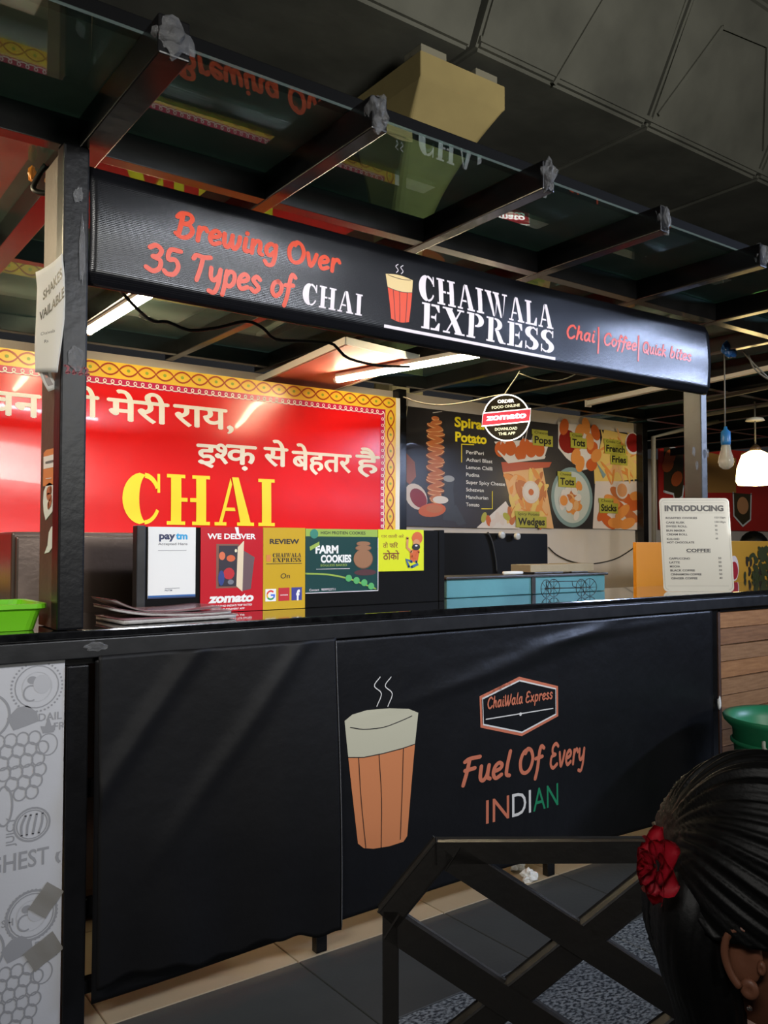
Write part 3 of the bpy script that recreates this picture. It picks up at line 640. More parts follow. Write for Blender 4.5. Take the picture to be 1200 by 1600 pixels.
# words that run on behind the post are clipped at the panel edge
def clip_text(body, x, z, h, bold=.01):
    vs, fs = text2d(body, bold); k_ = h/.7; mx = min(v[0] for v in vs)
    V = [(x+(a_-mx)*k_, z+b_*k_) for a_, b_ in vs]; fs2 = [f for f in fs if max(V[i][0] for i in f) < .667]
    if fs2: A.raw(V, fs2, G1, 1)
for dz in (0, -.587):
    a = q(60, 1127); clip_text('DAILY', a[0], a[1]+dz, .020); a = q(84, 1141); clip_text('FRESH', a[0], a[1]+dz, .020)
a = q(86, 1352); clip_text('QUALITY', a[0], a[1], .044, .012)
A.build('fruit_print', fp)
TAPE = mat('brown_packing_tape', (136, 132, 124), .4, bump=(20, .2), alpha=.85)
for (px, py, rot, s_) in ((72, 1406, .9, 1), (68, 1486, .5, 1.1)):
    c = q(px, py); bm = bmesh.new(); cr, sr = cos(rot), sin(rot)
    bmesh.ops.create_grid(bm, x_segments=8, y_segments=8, size=.5)
    for v in bm.verts: a_, b_ = v.co.x*.075*s_, v.co.y*.055*s_; v.co = Vector((c[0]+a_*cr-b_*sr, 2.3455-.0012*sin(a_*120), c[1]+a_*sr+b_*cr))
    link('tape_patch', mesh_from(bm, 'tape', True), TAPE, fp)

# plank cladding right of the stall
pc = wthing('plank_cladding', 'rough brown wooden planks cladding the counter to the right of the banner', 'cladding', (4.9, 2.37, 0))
WOODS = [mat('pine_plank_'+n, c, .72, bump=(22, .35), var=(7, .25, c2), streak=(1.2, 6, 14)) for n, c, c2 in (('warm', (142, 96, 54), (166, 118, 72)), ('tan', (132, 94, 58), (154, 114, 76)), ('brown', (116, 78, 46), (140, 98, 62)))]
z = .985
for r_ in range(12):
    hh = .080+random.uniform(-.004, .004); x = 3.735+random.uniform(0, .008)
    while x < 6.1:
        ln = random.uniform(.7, 1.3); dz = random.uniform(-.004, .004); dy = random.uniform(0, .008)
        bar('plank', (x, 2.372-dy, z-hh/2), (min(x+ln, 6.15), 2.372-dy-random.uniform(-.004, .004), z-hh/2+dz), .016, hh-.004, random.choice(WOODS), pc)
        x += ln+.003
    z -= hh
    if z < .09: break
box('end_batten', (3.712, 2.352, 0), (3.733, 2.384, 1.0), mat('dark_brown_batten', (70, 44, 28), .6, bump=(20, .3), var=(6, .2)), pc)

# ============================================================ RED WALL BANNER
def clip2d(vs, fs, xm):
    bm = bmesh.new(); V = [bm.verts.new((x, y, 0)) for x, y in vs]
    for f in fs:
        try: bm.faces.new([V[i] for i in f])
        except ValueError: pass
    bmesh.ops.bisect_plane(bm, geom=list(bm.verts)+list(bm.edges)+list(bm.faces), plane_co=(xm, 0, 0), plane_no=(1, 0, 0), clear_outer=True)
    bm.verts.index_update(); r = ([(v.co.x, v.co.y) for v in bm.verts], [tuple(v.index for v in f.verts) for f in bm.faces]); bm.free(); return r
YR = 4.56
def redsurf(u, v, h): return Vector((u, YR - .0012*sin(v*16+u*1.1) - .004*sin(u*2.2+v*3) - h, v))
RX0, RX1, RZ0, RZ1 = -1.25, 3.48, 1.095, 2.300
RED = mat('red_banner_vinyl', (226, 26, 30), .22, bump=(4, .12), var=(1.1, .06), coat=.25)
rb = sheet('red_wall_banner', redsurf, RX0, RX1, RZ0, RZ1, 120, 60, RED, None, .003)
tag(rb, 'large glossy red wall banner with white Hindi lines and yellow CHAI, yellow border', 'banner')
MG = prt('magenta', (196, 20, 84), .3); YB = prt('border_yellow', (240, 196, 62), .3); BRn = prt('border_brown_red', (168, 60, 26), .35); LEAF = prt('border_green', (150, 168, 60))
A = Art(redsurf, .05, .0015)
bw, mw = .088, .040
xi0, xi1, zi0, zi1 = RX0+.0, RX1-.035, RZ0, RZ1
A.rect(RX1-.036, RZ0, RX1, RZ1, P_PWH, 1)
for a in ((xi0, zi1-bw, xi1, zi1), (xi0, zi0, xi1, zi0+bw), (xi1-bw, zi0, xi1, zi1), (xi0, zi0, xi0+bw, zi1)): A.rect(*a, YB, 1)
for a in ((xi0+bw, zi1-bw-mw, xi1-bw, zi1-bw), (xi0+bw, zi0+bw, xi1-bw, zi0+bw+mw), (xi1-bw-mw, zi0+bw, xi1-bw, zi1-bw)): A.rect(*a, MG, 1)
A.build('border_bands', rb)
A = Art(redsurf, .05, .0015)
def chain(p0, p1, side, amp, per):
    L_ = (Vector(p1)-Vector(p0)).length; n = max(2, round(L_/per)); d = (Vector(p1)-Vector(p0))/L_; nn = Vector((-d.y, d.x))
    for s_ in (1, -1):
        P = []
        for i in range(n*8+1): t = i/(n*8); c = Vector(p0)+d*L_*t+nn*amp*s_*abs(sin(pi*n*t))**.8; P.append((c.x, c.y))
        A.line(P, .009, BRn, 2+(s_ > 0), cap=False)
    for i in range(n): c = Vector(p0)+d*L_*(i+.5)/n; A.ell(c.x, c.y, .010, .009, LEAF, 2, 8)
chain((xi0, zi1-.040), (xi1-.01, zi1-.040), 1, .030, .105); chain((xi1-.045, zi0+.02), (xi1-.045, zi1-bw), 1, .028, .105); chain((xi0, zi0+.040), (xi1-.1, zi0+.040), 1, .030, .105)
A.build('border_chain', rb)
A = Art(redsurf, .05, .0015)
def loops(p0, p1, r, per):
    L_ = (Vector(p1)-Vector(p0)).length; n = round(L_/per); d = (Vector(p1)-Vector(p0))/L_; nn = Vector((-d.y, d.x)); P = []
    for i in range(n*9): t = i/9; c = Vector(p0)+d*(t*per - sin(2*pi*t)*per*.42)+nn*r*cos(2*pi*t); P.append((c.x, c.y))
    A.line(P, .0055, P_PWH, 2, cap=False)
loops((xi0+bw, zi1-bw-mw*.55), (xi1-bw-mw, zi1-bw-mw*.55), .013, .042); loops((xi1-bw-mw*.5, zi0+bw+mw), (xi1-bw-mw*.5, zi1-bw-mw), .012, .042); loops((xi0+bw, zi0+bw+mw*.5), (xi1-bw-mw, zi0+bw+mw*.5), .013, .042)
A.build('border_loops', rb)
R2 = lambda px, py: P2(px, py, YR)
A = Art(redsurf, .05, .0015)
OFF = [(0, 0), (.006, 0), (-.006, 0), (0, .0035), (0, -.0035)]
def hindi(body, pxa, pya, pxb, hpx, clip=None, bold=.022):
    """baseline left pixel, right pixel, height of the head line in pixels"""
    a = R2(pxa, pya); b = R2(pxb, pya); h = abs(R2(pxa, pya-hpx)[1]-a[1])
    if clip:
        vs, fs = text2d(body, 0); vs, fs = clip2d(vs, fs, clip); mn = min(v[0] for v in vs); mx = max(v[0] for v in vs); sx = (b[0]-a[0])/(mx-mn)
        for ox, oy in OFF: A.raw([(a[0]+(x-mn)*sx+ox, a[1]+y*h/.62+oy) for x, y in vs], fs, P_PWH, 2)
    else:
        for ox, oy in OFF: A.text(body, a[0]+ox, a[1]+oy, h, P_PWH, 2, x1=b[0]+ox, bold=0, cap=.62)
for words in ((('जीवन', -95, 640, 62, 37),), (('तो', 100, 648, 153, 33),), (('मेरी', 168, 655, 263, 33),), (('राय,', 272, 664, 364, 32),), (('इ', 308, 724, 338, 30), ('श', 337, 724, 359, 30, .50), ('क़', 354, 724, 400, 29)), (('से', 413, 727, 449, 28),), (('बेहतर', 457, 733, 548, 28),), (('है', 556, 738, 592, 27),)):
    A = Art(redsurf, .05, .0015)
    for w_ in words: hindi(*w_)
    A.build('hindi_word', rb)
A = Art(redsurf, .05, .0015); a = R2(190, 820); b = R2(432, 820); A.stencil('CHAI', a[0], a[1]+.004, b[0], R2(190, 738)[1]-a[1], P_YE, 2); A.build('yellow_lettering', rb)

# ============================================================ SNACK MENU POSTER ON THE WHITE WALL
YF = 4.775
G = lambda px, py: P2(px, py, YF)
def G_(px, py): p = PY(px, py, YF); return (p.x, p.z)
POST = mat('poster_dark', (36, 33, 33), .3, bump=(6, .1), var=(.9, .3, (66, 62, 64)), coat=.2)
a = G_(634, 630); b = G_(1004, 832)
bm = bmesh.new(); zt, zb = 2.300, 1.445
sp_ = box('snack_poster', (3.56, YF, zb), (6.36, YF+.012, zt), POST, None, .002)
tag(sp_, 'wide dark snack menu poster with spiral potato on a white wall', 'poster')
fm = {k: prt(k, c, .35) for k, c in dict(potato=(196, 112, 62), potato_pale=(232, 178, 122), potato_dark=(120, 56, 30), jar=(60, 62, 66), jar_top=(160, 162, 166), ketchup=(140, 26, 20), dip=(214, 150, 100), fried=(206, 98, 44), fried_pale=(228, 146, 72), fries=(232, 196, 110), plate=(132, 156, 156), plate_pale=(196, 202, 196), label=(178, 172, 66), bowl=(222, 206, 196), brown=(84, 48, 34), cloth=(190, 86, 62), tray=(226, 216, 208), fog=(150, 132, 120), hand=(160, 92, 60), dim=(52, 46, 48)).items()}
A = Art(plane(YF), None, .0008)
A.poly([G_(634, 775), G_(760, 800), G_(745, 825), G_(634, 822)], fm['dim'], 1)
A.poly([G_(632, 705), G_(648, 722), G_(650, 745), G_(640, 757), G_(632, 750)], fm['hand'], 1)
for i in range(22):                                      # slices of the spiral on its stick
    y = 654+i*6.15; px = 680+1.5*sin(i*1.9); wd = 13.5 if i > 2 else 6+3.2*i
    if i > 18: wd = 12-(i-18)
    c = G_(px, y); e = G_(px+wd, y+1); tilt = .18*sin(i*2.3)
    A.ell(c[0], c[1]-.010, e[0]-c[0], .021, fm['potato_dark'], 2, 16, tilt); A.ell(c[0], c[1], e[0]-c[0], .017, fm['potato_pale'], 3, 16, tilt); A.ell(c[0], c[1]+.004, (e[0]-c[0])*.93, .013, fm['potato'], 4, 16, tilt)
A.line([G_(676, 645), G_(690, 643)], .004, fm['tray'], 3)
c = G_(650, 776); A.ell(c[0], c[1], .11, .085, fm['bowl'], 3, 20, -.6); A.ell(c[0]+.02, c[1]-.01, .085, .06, fm['ketchup'], 4, 20, -.6)
c = G_(675, 797); A.ell(c[0], c[1], .13, .05, fm['fried'], 4, 18, .1); A.ell(c[0]+.02, c[1]+.01, .08, .03, fm['potato'], 5, 14)
c = G_(688, 781); A.ell(c[0], c[1], .075, .028, fm['tray'], 4, 16)
A.poly([G_(693, 750), G_(709, 750), G_(708, 765), G_(712, 815), G_(692, 812), G_(694, 765)], fm['jar'], 2); c = G_(701, 748); A.ell(c[0], c[1], .055, .024, fm['jar_top'], 3)
A.poly([G_(700, 800), G_(712, 788), G_(728, 818), G_(716, 822)], fm['jar'], 3)
A.build('spiral_potato_picture', sp_)
A = Art(plane(YF), None, .0008)
a = G_(710, 664); b = G_(752, 664); A.text('Spiral', a[0], a[1]-.01, .072, P_YE, 3, x1=b[0]+.03, bold=.035)
a = G_(711, 686); b = G_(760, 686); A.text('Potato', a[0], a[1]-.015, .070, P_YE, 3, x1=b[0], bold=.035)
A.build('poster_title', sp_)
for i, s_ in enumerate(('PeriPeri', 'Achari Blast', 'Lemon Chilli', 'Pudina', 'Super Spicy Cheese', 'Schezwan', 'Manchurian', 'Tomato')):
    A = Art(plane(YF), None, .0008); a = G_(728, 709+i*11.7); A.text(s_, a[0], a[1], .027, P_PWH, 3, bold=.012, x1=a[0]+.0225*len(s_)); A.build('flavour_line', sp_)
A = Art(plane(YF), None, .0008)
A.line([G_(740, 695), G_(721, 694), G_(721, 722)], .008, P_YE, 3); A.line([G_(752, 795), G_(769, 795), G_(769, 768)], .008, P_YE, 3)
A.build('corner_brackets', sp_)
A = Art(plane(YF), None, .0008); rnd = random.Random(3)
def blob(px, py, rx, ry, k_, lay=3, rot=0): c = G_(px, py); rx *= .86; ry *= .86; A.ell(c[0], max(c[1], 1.45+ry), rx, ry, fm[k_], lay, 16, rot)
A.poly([G_(744, 825), G_(790, 783), G_(800, 800), G_(812, 826)], fm['tray'], 1)
for i in range(7): blob(756+i*7, 812+rnd.uniform(-7, 7), .05, .03, rnd.choice(['fried', 'label', 'plate', 'bowl']), 2+i % 3, rnd.uniform(0, 3))
# lollipops in a tray
A.poly([G_(772, 690), G_(860, 686), G_(850, 716), G_(792, 722)], fm['tray'], 1); A.poly([G_(783, 722), G_(862, 722), G_(858, 730), G_(786, 740)], fm['cloth'], 1)
for px, py in ((782, 702), (797, 700), (813, 708), (829, 703), (842, 702), (820, 697)): blob(px, py, .075, .072, 'fried', 3+(px % 2)); A.line([G_(px, py-8), G_(px+4, py-26)], .008, fm['tray'], 3)
A.poly([G_(777, 703), G_(795, 720), G_(852, 713), G_(850, 717), G_(793, 724), G_(777, 706)], fm['tray'], 6)
# wedges, fries and the rest
A.poly([G_(786, 738), G_(848, 731), G_(865, 826), G_(808, 823)], fm['potato_pale'], 1)
for i in range(60): blob(rnd.uniform(795, 850), rnd.uniform(742, 815), .085, .028, rnd.choice(['fried_pale', 'potato_pale', 'fries', 'potato']), 2+i % 3, rnd.uniform(0, 3))
blob(829, 769, .115, .105, 'bowl', 5); blob(829, 768, .09, .08, 'tray', 6); blob(829, 769, .035, .03, 'fried', 7)
# tots on the upper plate
A.poly([G_(872, 659), G_(872, 700), G_(885, 716), G_(910, 735), G_(930, 730), G_(938, 690), G_(935, 672), G_(905, 664)], fm['tray'], 1)
blob(887, 690, .13, .115, 'ketchup', 3)
for i, (px, py) in enumerate(((905, 675), (903, 693), (899, 713), (925, 700), (921, 690), (930, 676), (906, 725), (924, 726), (931, 712), (881, 667), (915, 666))): blob(px, py, .085, .062, 'fried' if i % 2 else 'fried_pale', 4+i % 3, rnd.uniform(0, 3))
# french fries
A.poly([G_(944, 671), G_(1003, 684), G_(1001, 748), G_(929, 756), G_(928, 735)], fm['fries'], 1)
for i in range(46): blob(rnd.uniform(941, 996), rnd.uniform(682, 742), .12, .016, rnd.choice(['fries', 'fries', 'potato_pale', 'fried_pale']), 2+i % 4, rnd.uniform(0, 3))
blob(988, 693, .125, .115, 'tray', 6); blob(988, 692, .105, .098, 'ketchup', 7)
A.poly([G_(931, 722), G_(946, 742), G_(942, 748)], fm['plate'], 6)
# oval plate of tots
c = G_(894, 777); A.ell(c[0], c[1], .255, .25, fm['plate'], 1, 40); A.ell(c[0], c[1], .22, .215, fm['plate_pale'], 2, 40)
for i in range(40): a_ = rnd.uniform(0, 6.28); r_ = rnd.uniform(0, .17); A.ell(c[0]+r_*cos(a_)*.9, c[1]-.01+r_*sin(a_), .045, .032, fm[rnd.choice(['fried_pale', 'potato_pale', 'potato', 'tray'])], 3+i % 4, 10, rnd.uniform(0, 3))
blob(880, 782, .07, .065, 'bowl', 8); blob(880, 782, .055, .05, 'fried_pale', 9)
# sticks
A.poly([G_(930, 752), G_(1000, 752), G_(1003, 828), G_(926, 826)], fm['bowl'], 1)
for i, (px, py) in enumerate(((943, 800), (950, 815), (962, 822), (964, 790), (978, 778), (990, 790), (985, 806), (972, 800), (996, 776), (965, 772), (980, 820), (956, 783))): blob(px, py, .13, .055, rnd.choice(['fried', 'fried_pale', 'potato']), 3+i % 4, rnd.uniform(-.9, .9))
blob(971, 766, .10, .09, 'bowl', 8); blob(971, 766, .08, .07, 'dip', 9)
A.build('food_pictures', sp_)
for px, py, s_, s2, wd in ((834, 692, 'Pops', 'Cheese', 26), (893, 696, 'Tots', 'Classic', 20), (946, 705, 'French', 'Crinkle Cut', 29), (955, 722, 'Fries', '', 22), (874, 757, 'Tots', 'Cheese', 22), (938, 798, 'Sticks', 'Cheese', 24), (808, 820, 'Wedges', 'Spicy Potato', 42)):
    A = Art(plane(YF), None, .0008); a = G_(px, py); b = G_(px+wd, py); L_ = b[0]-a[0]
    A.rect(a[0]-.02, a[1]-.02, b[0]+.02, a[1]+.068, fm['label'], 11); A.text(s_, a[0], a[1], .056, P_BK, 12, x1=b[0], bold=.03)
    if s2: A.rect(a[0]-.03, a[1]+.068, a[0]+L_*.8, a[1]+.108, fm['label'], 11); A.text(s2, a[0], a[1]+.076, .022, P_BK, 12, x1=a[0]+L_*.8, bold=.0)
    A.build('dish_name', sp_)

# ============================================================ CEILING THINGS INSIDE
def tubelight(p, q_, label, str_=105, group='tube lights under the stall roof'):
    p = Vector(p); q_ = Vector(q_); t = thing('tube_light', label, 'light', (p+q_)/2, 0); WROOTS.append(t)
    bar('light_body', p+Vector((0, 0, .026)), q_+Vector((0, 0, .026)), .042, .022, mat('lamp_body_white', (225, 222, 214), .5, bump=(20, .1)), t)
    tube('glowing_tube', [p, q_], .015, mat('tube_glow', (255, 240, 205), .5, emit=((255, 236, 196), str_)), t, 12)
    for e, d in ((p, (p-q_).normalized()), (q_, (q_-p).normalized())): tube('end_cap', [e, e+d*.02], .018, mat('lamp_body_white', (225, 222, 214)), t, 12)
    return t
tubelight((1.305, 4.25, 2.37), (1.318, 3.36, 2.37), 'glowing white tube light under the roof just right of the left post')
tubelight(tuple(PZ(528, 594, 2.29)), tuple(PZ(778, 549, 2.29)), 'glowing white tube light above the middle of the stall, beside the red board')
rbd = wthing('red_board', 'flat red signboard with white edging laid against the roof beams', 'board', (2.7, 4.2, 2.335))
def quadbox(name, c4, z0, z1, m, parent):
    bm = bmesh.new(); A_ = [bm.verts.new((x, y, z0)) for x, y in c4]; B_ = [bm.verts.new((x, y, z1)) for x, y in c4]
    bm.faces.new(A_); bm.faces.new(B_[::-1])
    for k_ in range(4): bm.faces.new((A_[k_], A_[(k_+1) % 4], B_[(k_+1) % 4], B_[k_]))
    return link(name, mesh_from(bm, name), m, parent)
c4 = [(2.39, 3.58), (2.94, 3.68), (3.07, 4.82), (2.53, 4.84)]
quadbox('board_face', c4, 2.335, 2.350, mat('red_board_lit_salmon', (226, 128, 114), .5, bump=(10, .1), var=(3, .06)), rbd)  # red lightened to salmon: reflected light is put into the colour
for a, b in zip(c4, c4[1:]+c4[:1]): bar('edge_strip', (a[0], a[1], 2.348), (b[0], b[1], 2.348), .016, .036, mat('white_edge_strip', (230, 226, 216), .45, bump=(20, .1)), rbd)
wl = wthing('conduit_light', 'unlit white tube fitting under the roof, left of the right post', 'light', (4.88, 3.7, 2.36))
bar('light_body', (4.945, 4.163, 2.36), (4.80, 3.20, 2.36), .035, .03, mat('lamp_body_white', (225, 222, 214)), wl)
bar('end_cap', (4.948, 4.18, 2.357), (4.945, 4.163, 2.357), .045, .045, mat('lamp_body_white', (225, 222, 214)), wl)
CAB = mat('black_cable', (20, 20, 20), .4, bump=(30, .1)); WCAB = mat('pale_cord', (176, 168, 142), .6, bump=(30, .1)); GC = mat('grey_cord', (110, 106, 98), .6, bump=(30, .1))
o = tube('cable', [PY(x, y, 2.62) for x, y in ((186, 452), (216, 484), (240, 502), (262, 503), (296, 516), (340, 512), (384, 502), (410, 512), (430, 530), (470, 533), (515, 536), (528, 545), (545, 560), (590, 571), (640, 573))], .0055, CAB, sm=3)
tag(o, 'black cable sagging behind the top banner from the left tube light to the red board', 'cable')
o = tube('insulating_tape', [PY(x, y, 2.615) for x, y in ((218, 492), (232, 498), (245, 503))], .008, CLEAR, o)
tubelight((.10, 3.5, 2.37), (.10, 2.60, 2.37), 'glowing tube light over the neighbouring counter, left of the left post')
# round hanging sign
rs = wthing('round_sign', 'small round lit sign with a red band hanging from a pale cord', 'sign', tuple(PD(792, 653, 4.4)))
rc_ = PD(791, 653, 4.4); fw0 = Vector((sin(_th), cos(_th), 0)); rt0 = Vector((cos(_th), -sin(_th), 0))
def signS(u, v, h): return rc_ + rt0*u + Vector((0, 0, v)) - fw0*(h+.009)
bm = bmesh.new()
for k_ in range(40):
    pass
def disc(name, R_, th, m, parent, n=48):
    bm = bmesh.new(); A_ = [bm.verts.new(rc_+rt0*R_*cos(2*pi*k_/n)+Vector((0, 0, R_*sin(2*pi*k_/n)))-fw0*th) for k_ in range(n)]; B_ = [bm.verts.new(v.co+fw0*th*2) for v in A_]
    bm.faces.new(A_); bm.faces.new(B_[::-1])
    for k_ in range(n): bm.faces.new((A_[k_], A_[(k_+1) % n], B_[(k_+1) % n], B_[k_]))
    return link(name, mesh_from(bm, name), m, parent)
disc('sign_face', .118, .009, mat('sign_face_brown', (70, 62, 48), .2, bump=(10, .05)), rs)
SG = mat('sign_white_glow', (255, 250, 240), .4, emit=((255, 250, 240), 2.4)); SR = mat('sign_red_glow', (220, 60, 70), .4, emit=((225, 70, 82), .9)); SB = mat('sign_hot_glow', (255, 255, 255), .4, emit=((255, 250, 252), 5)); SY = mat('sign_text_glow', (250, 244, 200), .4, emit=((250, 244, 205), 1.1))
A = Art(signS, None, .0012)
A.ringline(0, 0, .119, .119, .006, SG, 1, 48)
A.poly([(-.128, -.045), (.118, -.018), (.124, .045), (-.120, .020)], SR, 2); A.line([(-.128, -.045), (.120, -.019), (.125, .046), (-.122, .022)], .005, SG, 3, closed=True)
A.text('zomato', -.105, -.016, .030, SB, 4, x1=.100, bold=.03, shear=.2, rot=.08)
A.text('FOOD ONLINE', -.075, .044, .014, SY, 3, x1=.07, bold=.02, rot=.10); A.text('ORDER', -.045, .075, .016, SG, 3, x1=.04, bold=.02, rot=.06)
A.text('DOWNLOAD', -.060, -.068, .014, SY, 3, x1=.055, bold=.02, rot=.06); A.text('THE APP', -.042, -.092, .014, SY, 3, x1=.045, bold=.02, rot=.06)
A.build('sign_print', rs)
tube('hanging_cord', [PD(812, 580, 4.38), PD(805, 592, 4.39), PD(797, 603, 4.4), PD(788, 617, 4.4)], .003, WCAB, rs, sm=3)
o = tube('cord', [PD(x, y, 4.5) for x, y in ((630, 620), (655, 629), (690, 633), (730, 628), (765, 620), (787, 616))], .0035, WCAB, sm=3); tag(o, 'pale cord running from the corner of the red banner to the round sign', 'cord')
o = tube('cord', [PD(x, y, 4.4) for x, y in ((811, 583), (840, 593), (870, 595), (895, 587), (912, 574))], .003, WCAB, sm=3); tag(o, 'pale cord looping from the round sign up to the beam on its right', 'cord')
o = tube('cord', [PY(x, y, 4.74) for x, y in ((637, 625), (636, 640), (634, 655), (631, 672))], .003, WCAB, sm=3); tag(o, 'short pale cord hanging down the right edge of the red banner', 'cord')
o = tube('wall_cable', [PY(x, y, 4.785) for x, y in ((857, 855), (870, 867), (895, 878), (925, 881), (960, 874), (985, 860), (1002, 846))], .005, CAB, sm=3); tag(o, 'thin black cable sagging across the white wall under the poster', 'cable')

# ============================================================ BEHIND THE COUNTER
bc = wthing('back_counter', 'grey work counter along the back wall below the red banner', 'counter', (.6, 4.1, 0))
STEEL = mat('brushed_steel', (150, 146, 140), .34, metal=.9, bump=(60, .06), var=(5, .15), streak=(1, 1, 14))
GRY = mat('grey_laminate', (120, 112, 104), .5, bump=(30, .08), var=(4, .06))
box('counter_top', (-1.6, 3.9, .93), (2.4, 4.5, .96), GRY, bc); box('counter_carcass', (-1.58, 3.95, 0), (2.38, 4.48, .93), mat('dark_carcass', (58, 54, 50), .6, bump=(20, .1)), bc)
o = box('foam_box', tuple(PY(-60, 945, 3.95)), tuple(PY(66, 921, 3.95)+Vector((0, .3, 0))), PAPER, None, .006); tag(o, 'white box standing on the grey work counter behind the green tray', 'box')
st = wthing('drinks_fridge', 'dark brushed steel cabinet standing behind the counter at the left', 'cabinet', (1.2, 3.3, 0))
x0 = PY(137, 838, 3.05).x; x1 = PY(222, 826, 3.05).x; zt = PY(180, 832, 3.05).z
box('cabinet_body', (x0-.25, 3.06, 0), (x1+.12, 3.6, zt), mat('dark_steel', (92, 78, 70), .28, metal=.6, bump=(50, .05), var=(4, .12)), st, .01); box('cabinet_door', (x0-.24, 3.04, .1), (x1+.11, 3.058, zt-.015), mat('dark_steel', (92, 78, 70)), st, .008)
box('door_handle', (x1+.06, 3.015, .7), (x1+.08, 3.04, 1.0), STEEL, st)
b2 = wthing('black_appliance', 'black cabinet with two small round knobs below the snack poster', 'appliance', (3.2, 3.5, 0))
pa = PY(560, 828, 3.42); pb = PY(856, 834, 3.42)
box('appliance_body', (pa.x, 3.42, 0), (pb.x, 3.9, pb.z), mat('black_appliance_shell', (15, 14, 13), .6, bump=(20, .08), var=(3, .1), spec=.12), b2, .008)
for px, py in ((782, 836), (806, 838)):
    c = PY(px, py, 3.40); bm = bmesh.new(); add_lathe(bm, [(.012, 0), (.02, .004), (.02, .018), (.014, .02)], 16, cap=True); bm.transform(Matrix.Translation(c)@Matrix.Rotation(radians(90), 4, 'X')); link('knob', mesh_from(bm, 'knob', True), mat('pale_knob', (170, 168, 160), .3, bump=(10, .05)), b2)
tube('power_lead', [PY(x, y, 3.41) for x, y in ((762, 832), (768, 845), (772, 862), (775, 880), (776, 896))], .006, CAB, b2, sm=3)

# guard board on the counter and the notices stuck to it
gb = wthing('guard_board', 'long black board standing on the counter behind the notices', 'board', (1.62, 2.7, 1.08))
GBm = mat('black_board', (12, 11, 10), .6, bump=(20, .12), var=(3, .15), spec=.1)
box('board_panel', (.985, 2.668, 1.080), (2.262, 2.688, 1.368), GBm, gb); box('end_frame', (.975, 2.662, 1.080), (1.005, 2.70, 1.372), BLK2, gb)
box('end_frame', (2.235, 2.665, 1.080), (2.265, 2.70, 1.370), GBm, gb); box('foot', (1.2, 2.69, 1.080), (1.24, 2.80, 1.10), GBm, gb); box('foot', (2.0, 2.69, 1.080), (2.04, 2.80, 1.10), GBm, gb)
YN = 2.664
N_ = lambda px, py: P2(px, py, YN)
def notice(name, label, pxl, pxr, yt_, yb_, m):
    xl, zt_ = N_(pxl, yt_); xr, _ = N_(pxr, yt_); zb_ = N_(pxl, yb_)[1]; zb_ = max(zb_, 1.0815)
    o_ = box(name, (xl, YN, zb_), (xr, YN+.003, zt_), m, None, 0); tag(o_, label, 'poster'); return o_, xl, xr, zb_, zt_
o, xl, xr, zb, zt = notice('payment_notice', 'white payment notice with a blue foot strip on the black board', 232, 306, 823, 936, PAPER)
W_ = xr-xl; H_ = zt-zb; A = Art(plane(YN), None, .0006); BLd = prt('navy', (36, 48, 84)); BLc = prt('sky_blue', (40, 160, 214)); BLb = prt('strip_blue', (40, 96, 160))
A.text('pay', xl+W_*.22, zb+H_*.83, H_*.075, BLd, 1, x1=xl+W_*.56, bold=.04, cap=.55); A.text('tm', xl+W_*.57, zb+H_*.83, H_*.075, BLc, 1, x1=xl+W_*.82, bold=.04, cap=.55)
A.text('Accepted Here', xl+W_*.2, zb+H_*.745, H_*.036, P_GY, 1, x1=xl+W_*.82, bold=.01); A.rect(xl+W_*.2, zb+H_*.665, xl+W_*.8, zb+H_*.672, P_GY)
A.text('PAYTM', xl+W_*.35, zb+H_*.10, H_*.022, BLd, 1, x1=xl+W_*.5, bold=.02); A.rect(xl+W_*.35, zb+H_*.135, xl+W_*.66, zb+H_*.142, P_GY)
A.rect(xl, zb, xr, zb+H_*.045, BLb); A.rect(xl, zb, xr, zb+H_*.02, BLd, 2); A.build('notice_print', o)
o, xl, xr, zb, zt = notice('delivery_poster', 'red WE DELIVER poster showing an open door, on the black board', 314, 411, 823, 960, prt('poster_red', (196, 32, 44), .25))
W_ = xr-xl; H_ = zt-zb; A = Art(plane(YN), None, .0006); u = lambda fx, fy: (xl+W_*fx, zb+H_*fy)
A.text('WE DELIVER', *u(.10, .86), H_*.062, P_PWH, 1, x1=u(.88, 0)[0], bold=.03)
A.poly([u(.53, 1), u(.59, 1), u(.60, .93), u(.64, .87), u(.57, .90)], P_PWH, 2)
A.poly([u(.24, .28), u(.60, .28), u(.60, .80), u(.24, .80)], prt('door_frame', (128, 82, 66)), 1); A.poly([u(.28, .30), u(.58, .30), u(.58, .78), u(.28, .78)], prt('door_dark', (42, 34, 46)), 2)
A.poly([u(.68, .72), u(.86, .64), u(.80, .26), u(.66, .24)], prt('door_shadow', (104, 78, 82)), 1); A.poly([u(.56, .30), u(.66, .23), u(.68, .84), u(.58, .76)], prt('door_leaf', (228, 208, 176)), 3)
for fx, fy, rx, ry, c in ((.33, .66, .05, .05, (220, 110, 70)), (.47, .63, .07, .04, (214, 96, 50)), (.44, .45, .09, .07, (190, 30, 40)), (.32, .40, .05, .09, (40, 60, 130)), (.47, .35, .05, .03, (120, 120, 130)), (.55, .72, .02, .02, (236, 226, 190))): A.ell(*u(fx, fy), W_*rx, H_*ry, prt('c%d%d%d' % c, c), 3, 12)
A.text('zomato', *u(.12, .115), H_*.085, P_PWH, 1, x1=u(.84, 0)[0], bold=.05, shear=.2, cap=.6); A.text("DOWNLOAD INDIA'S TOP RATED", *u(.13, .062), H_*.022, P_PWH, 1, x1=u(.82, 0)[0], bold=.02); A.text('FOOD DELIVERY APP', *u(.25, .022), H_*.020, P_PWH, 1, x1=u(.70, 0)[0], bold=.02)
A.build('poster_print', o)
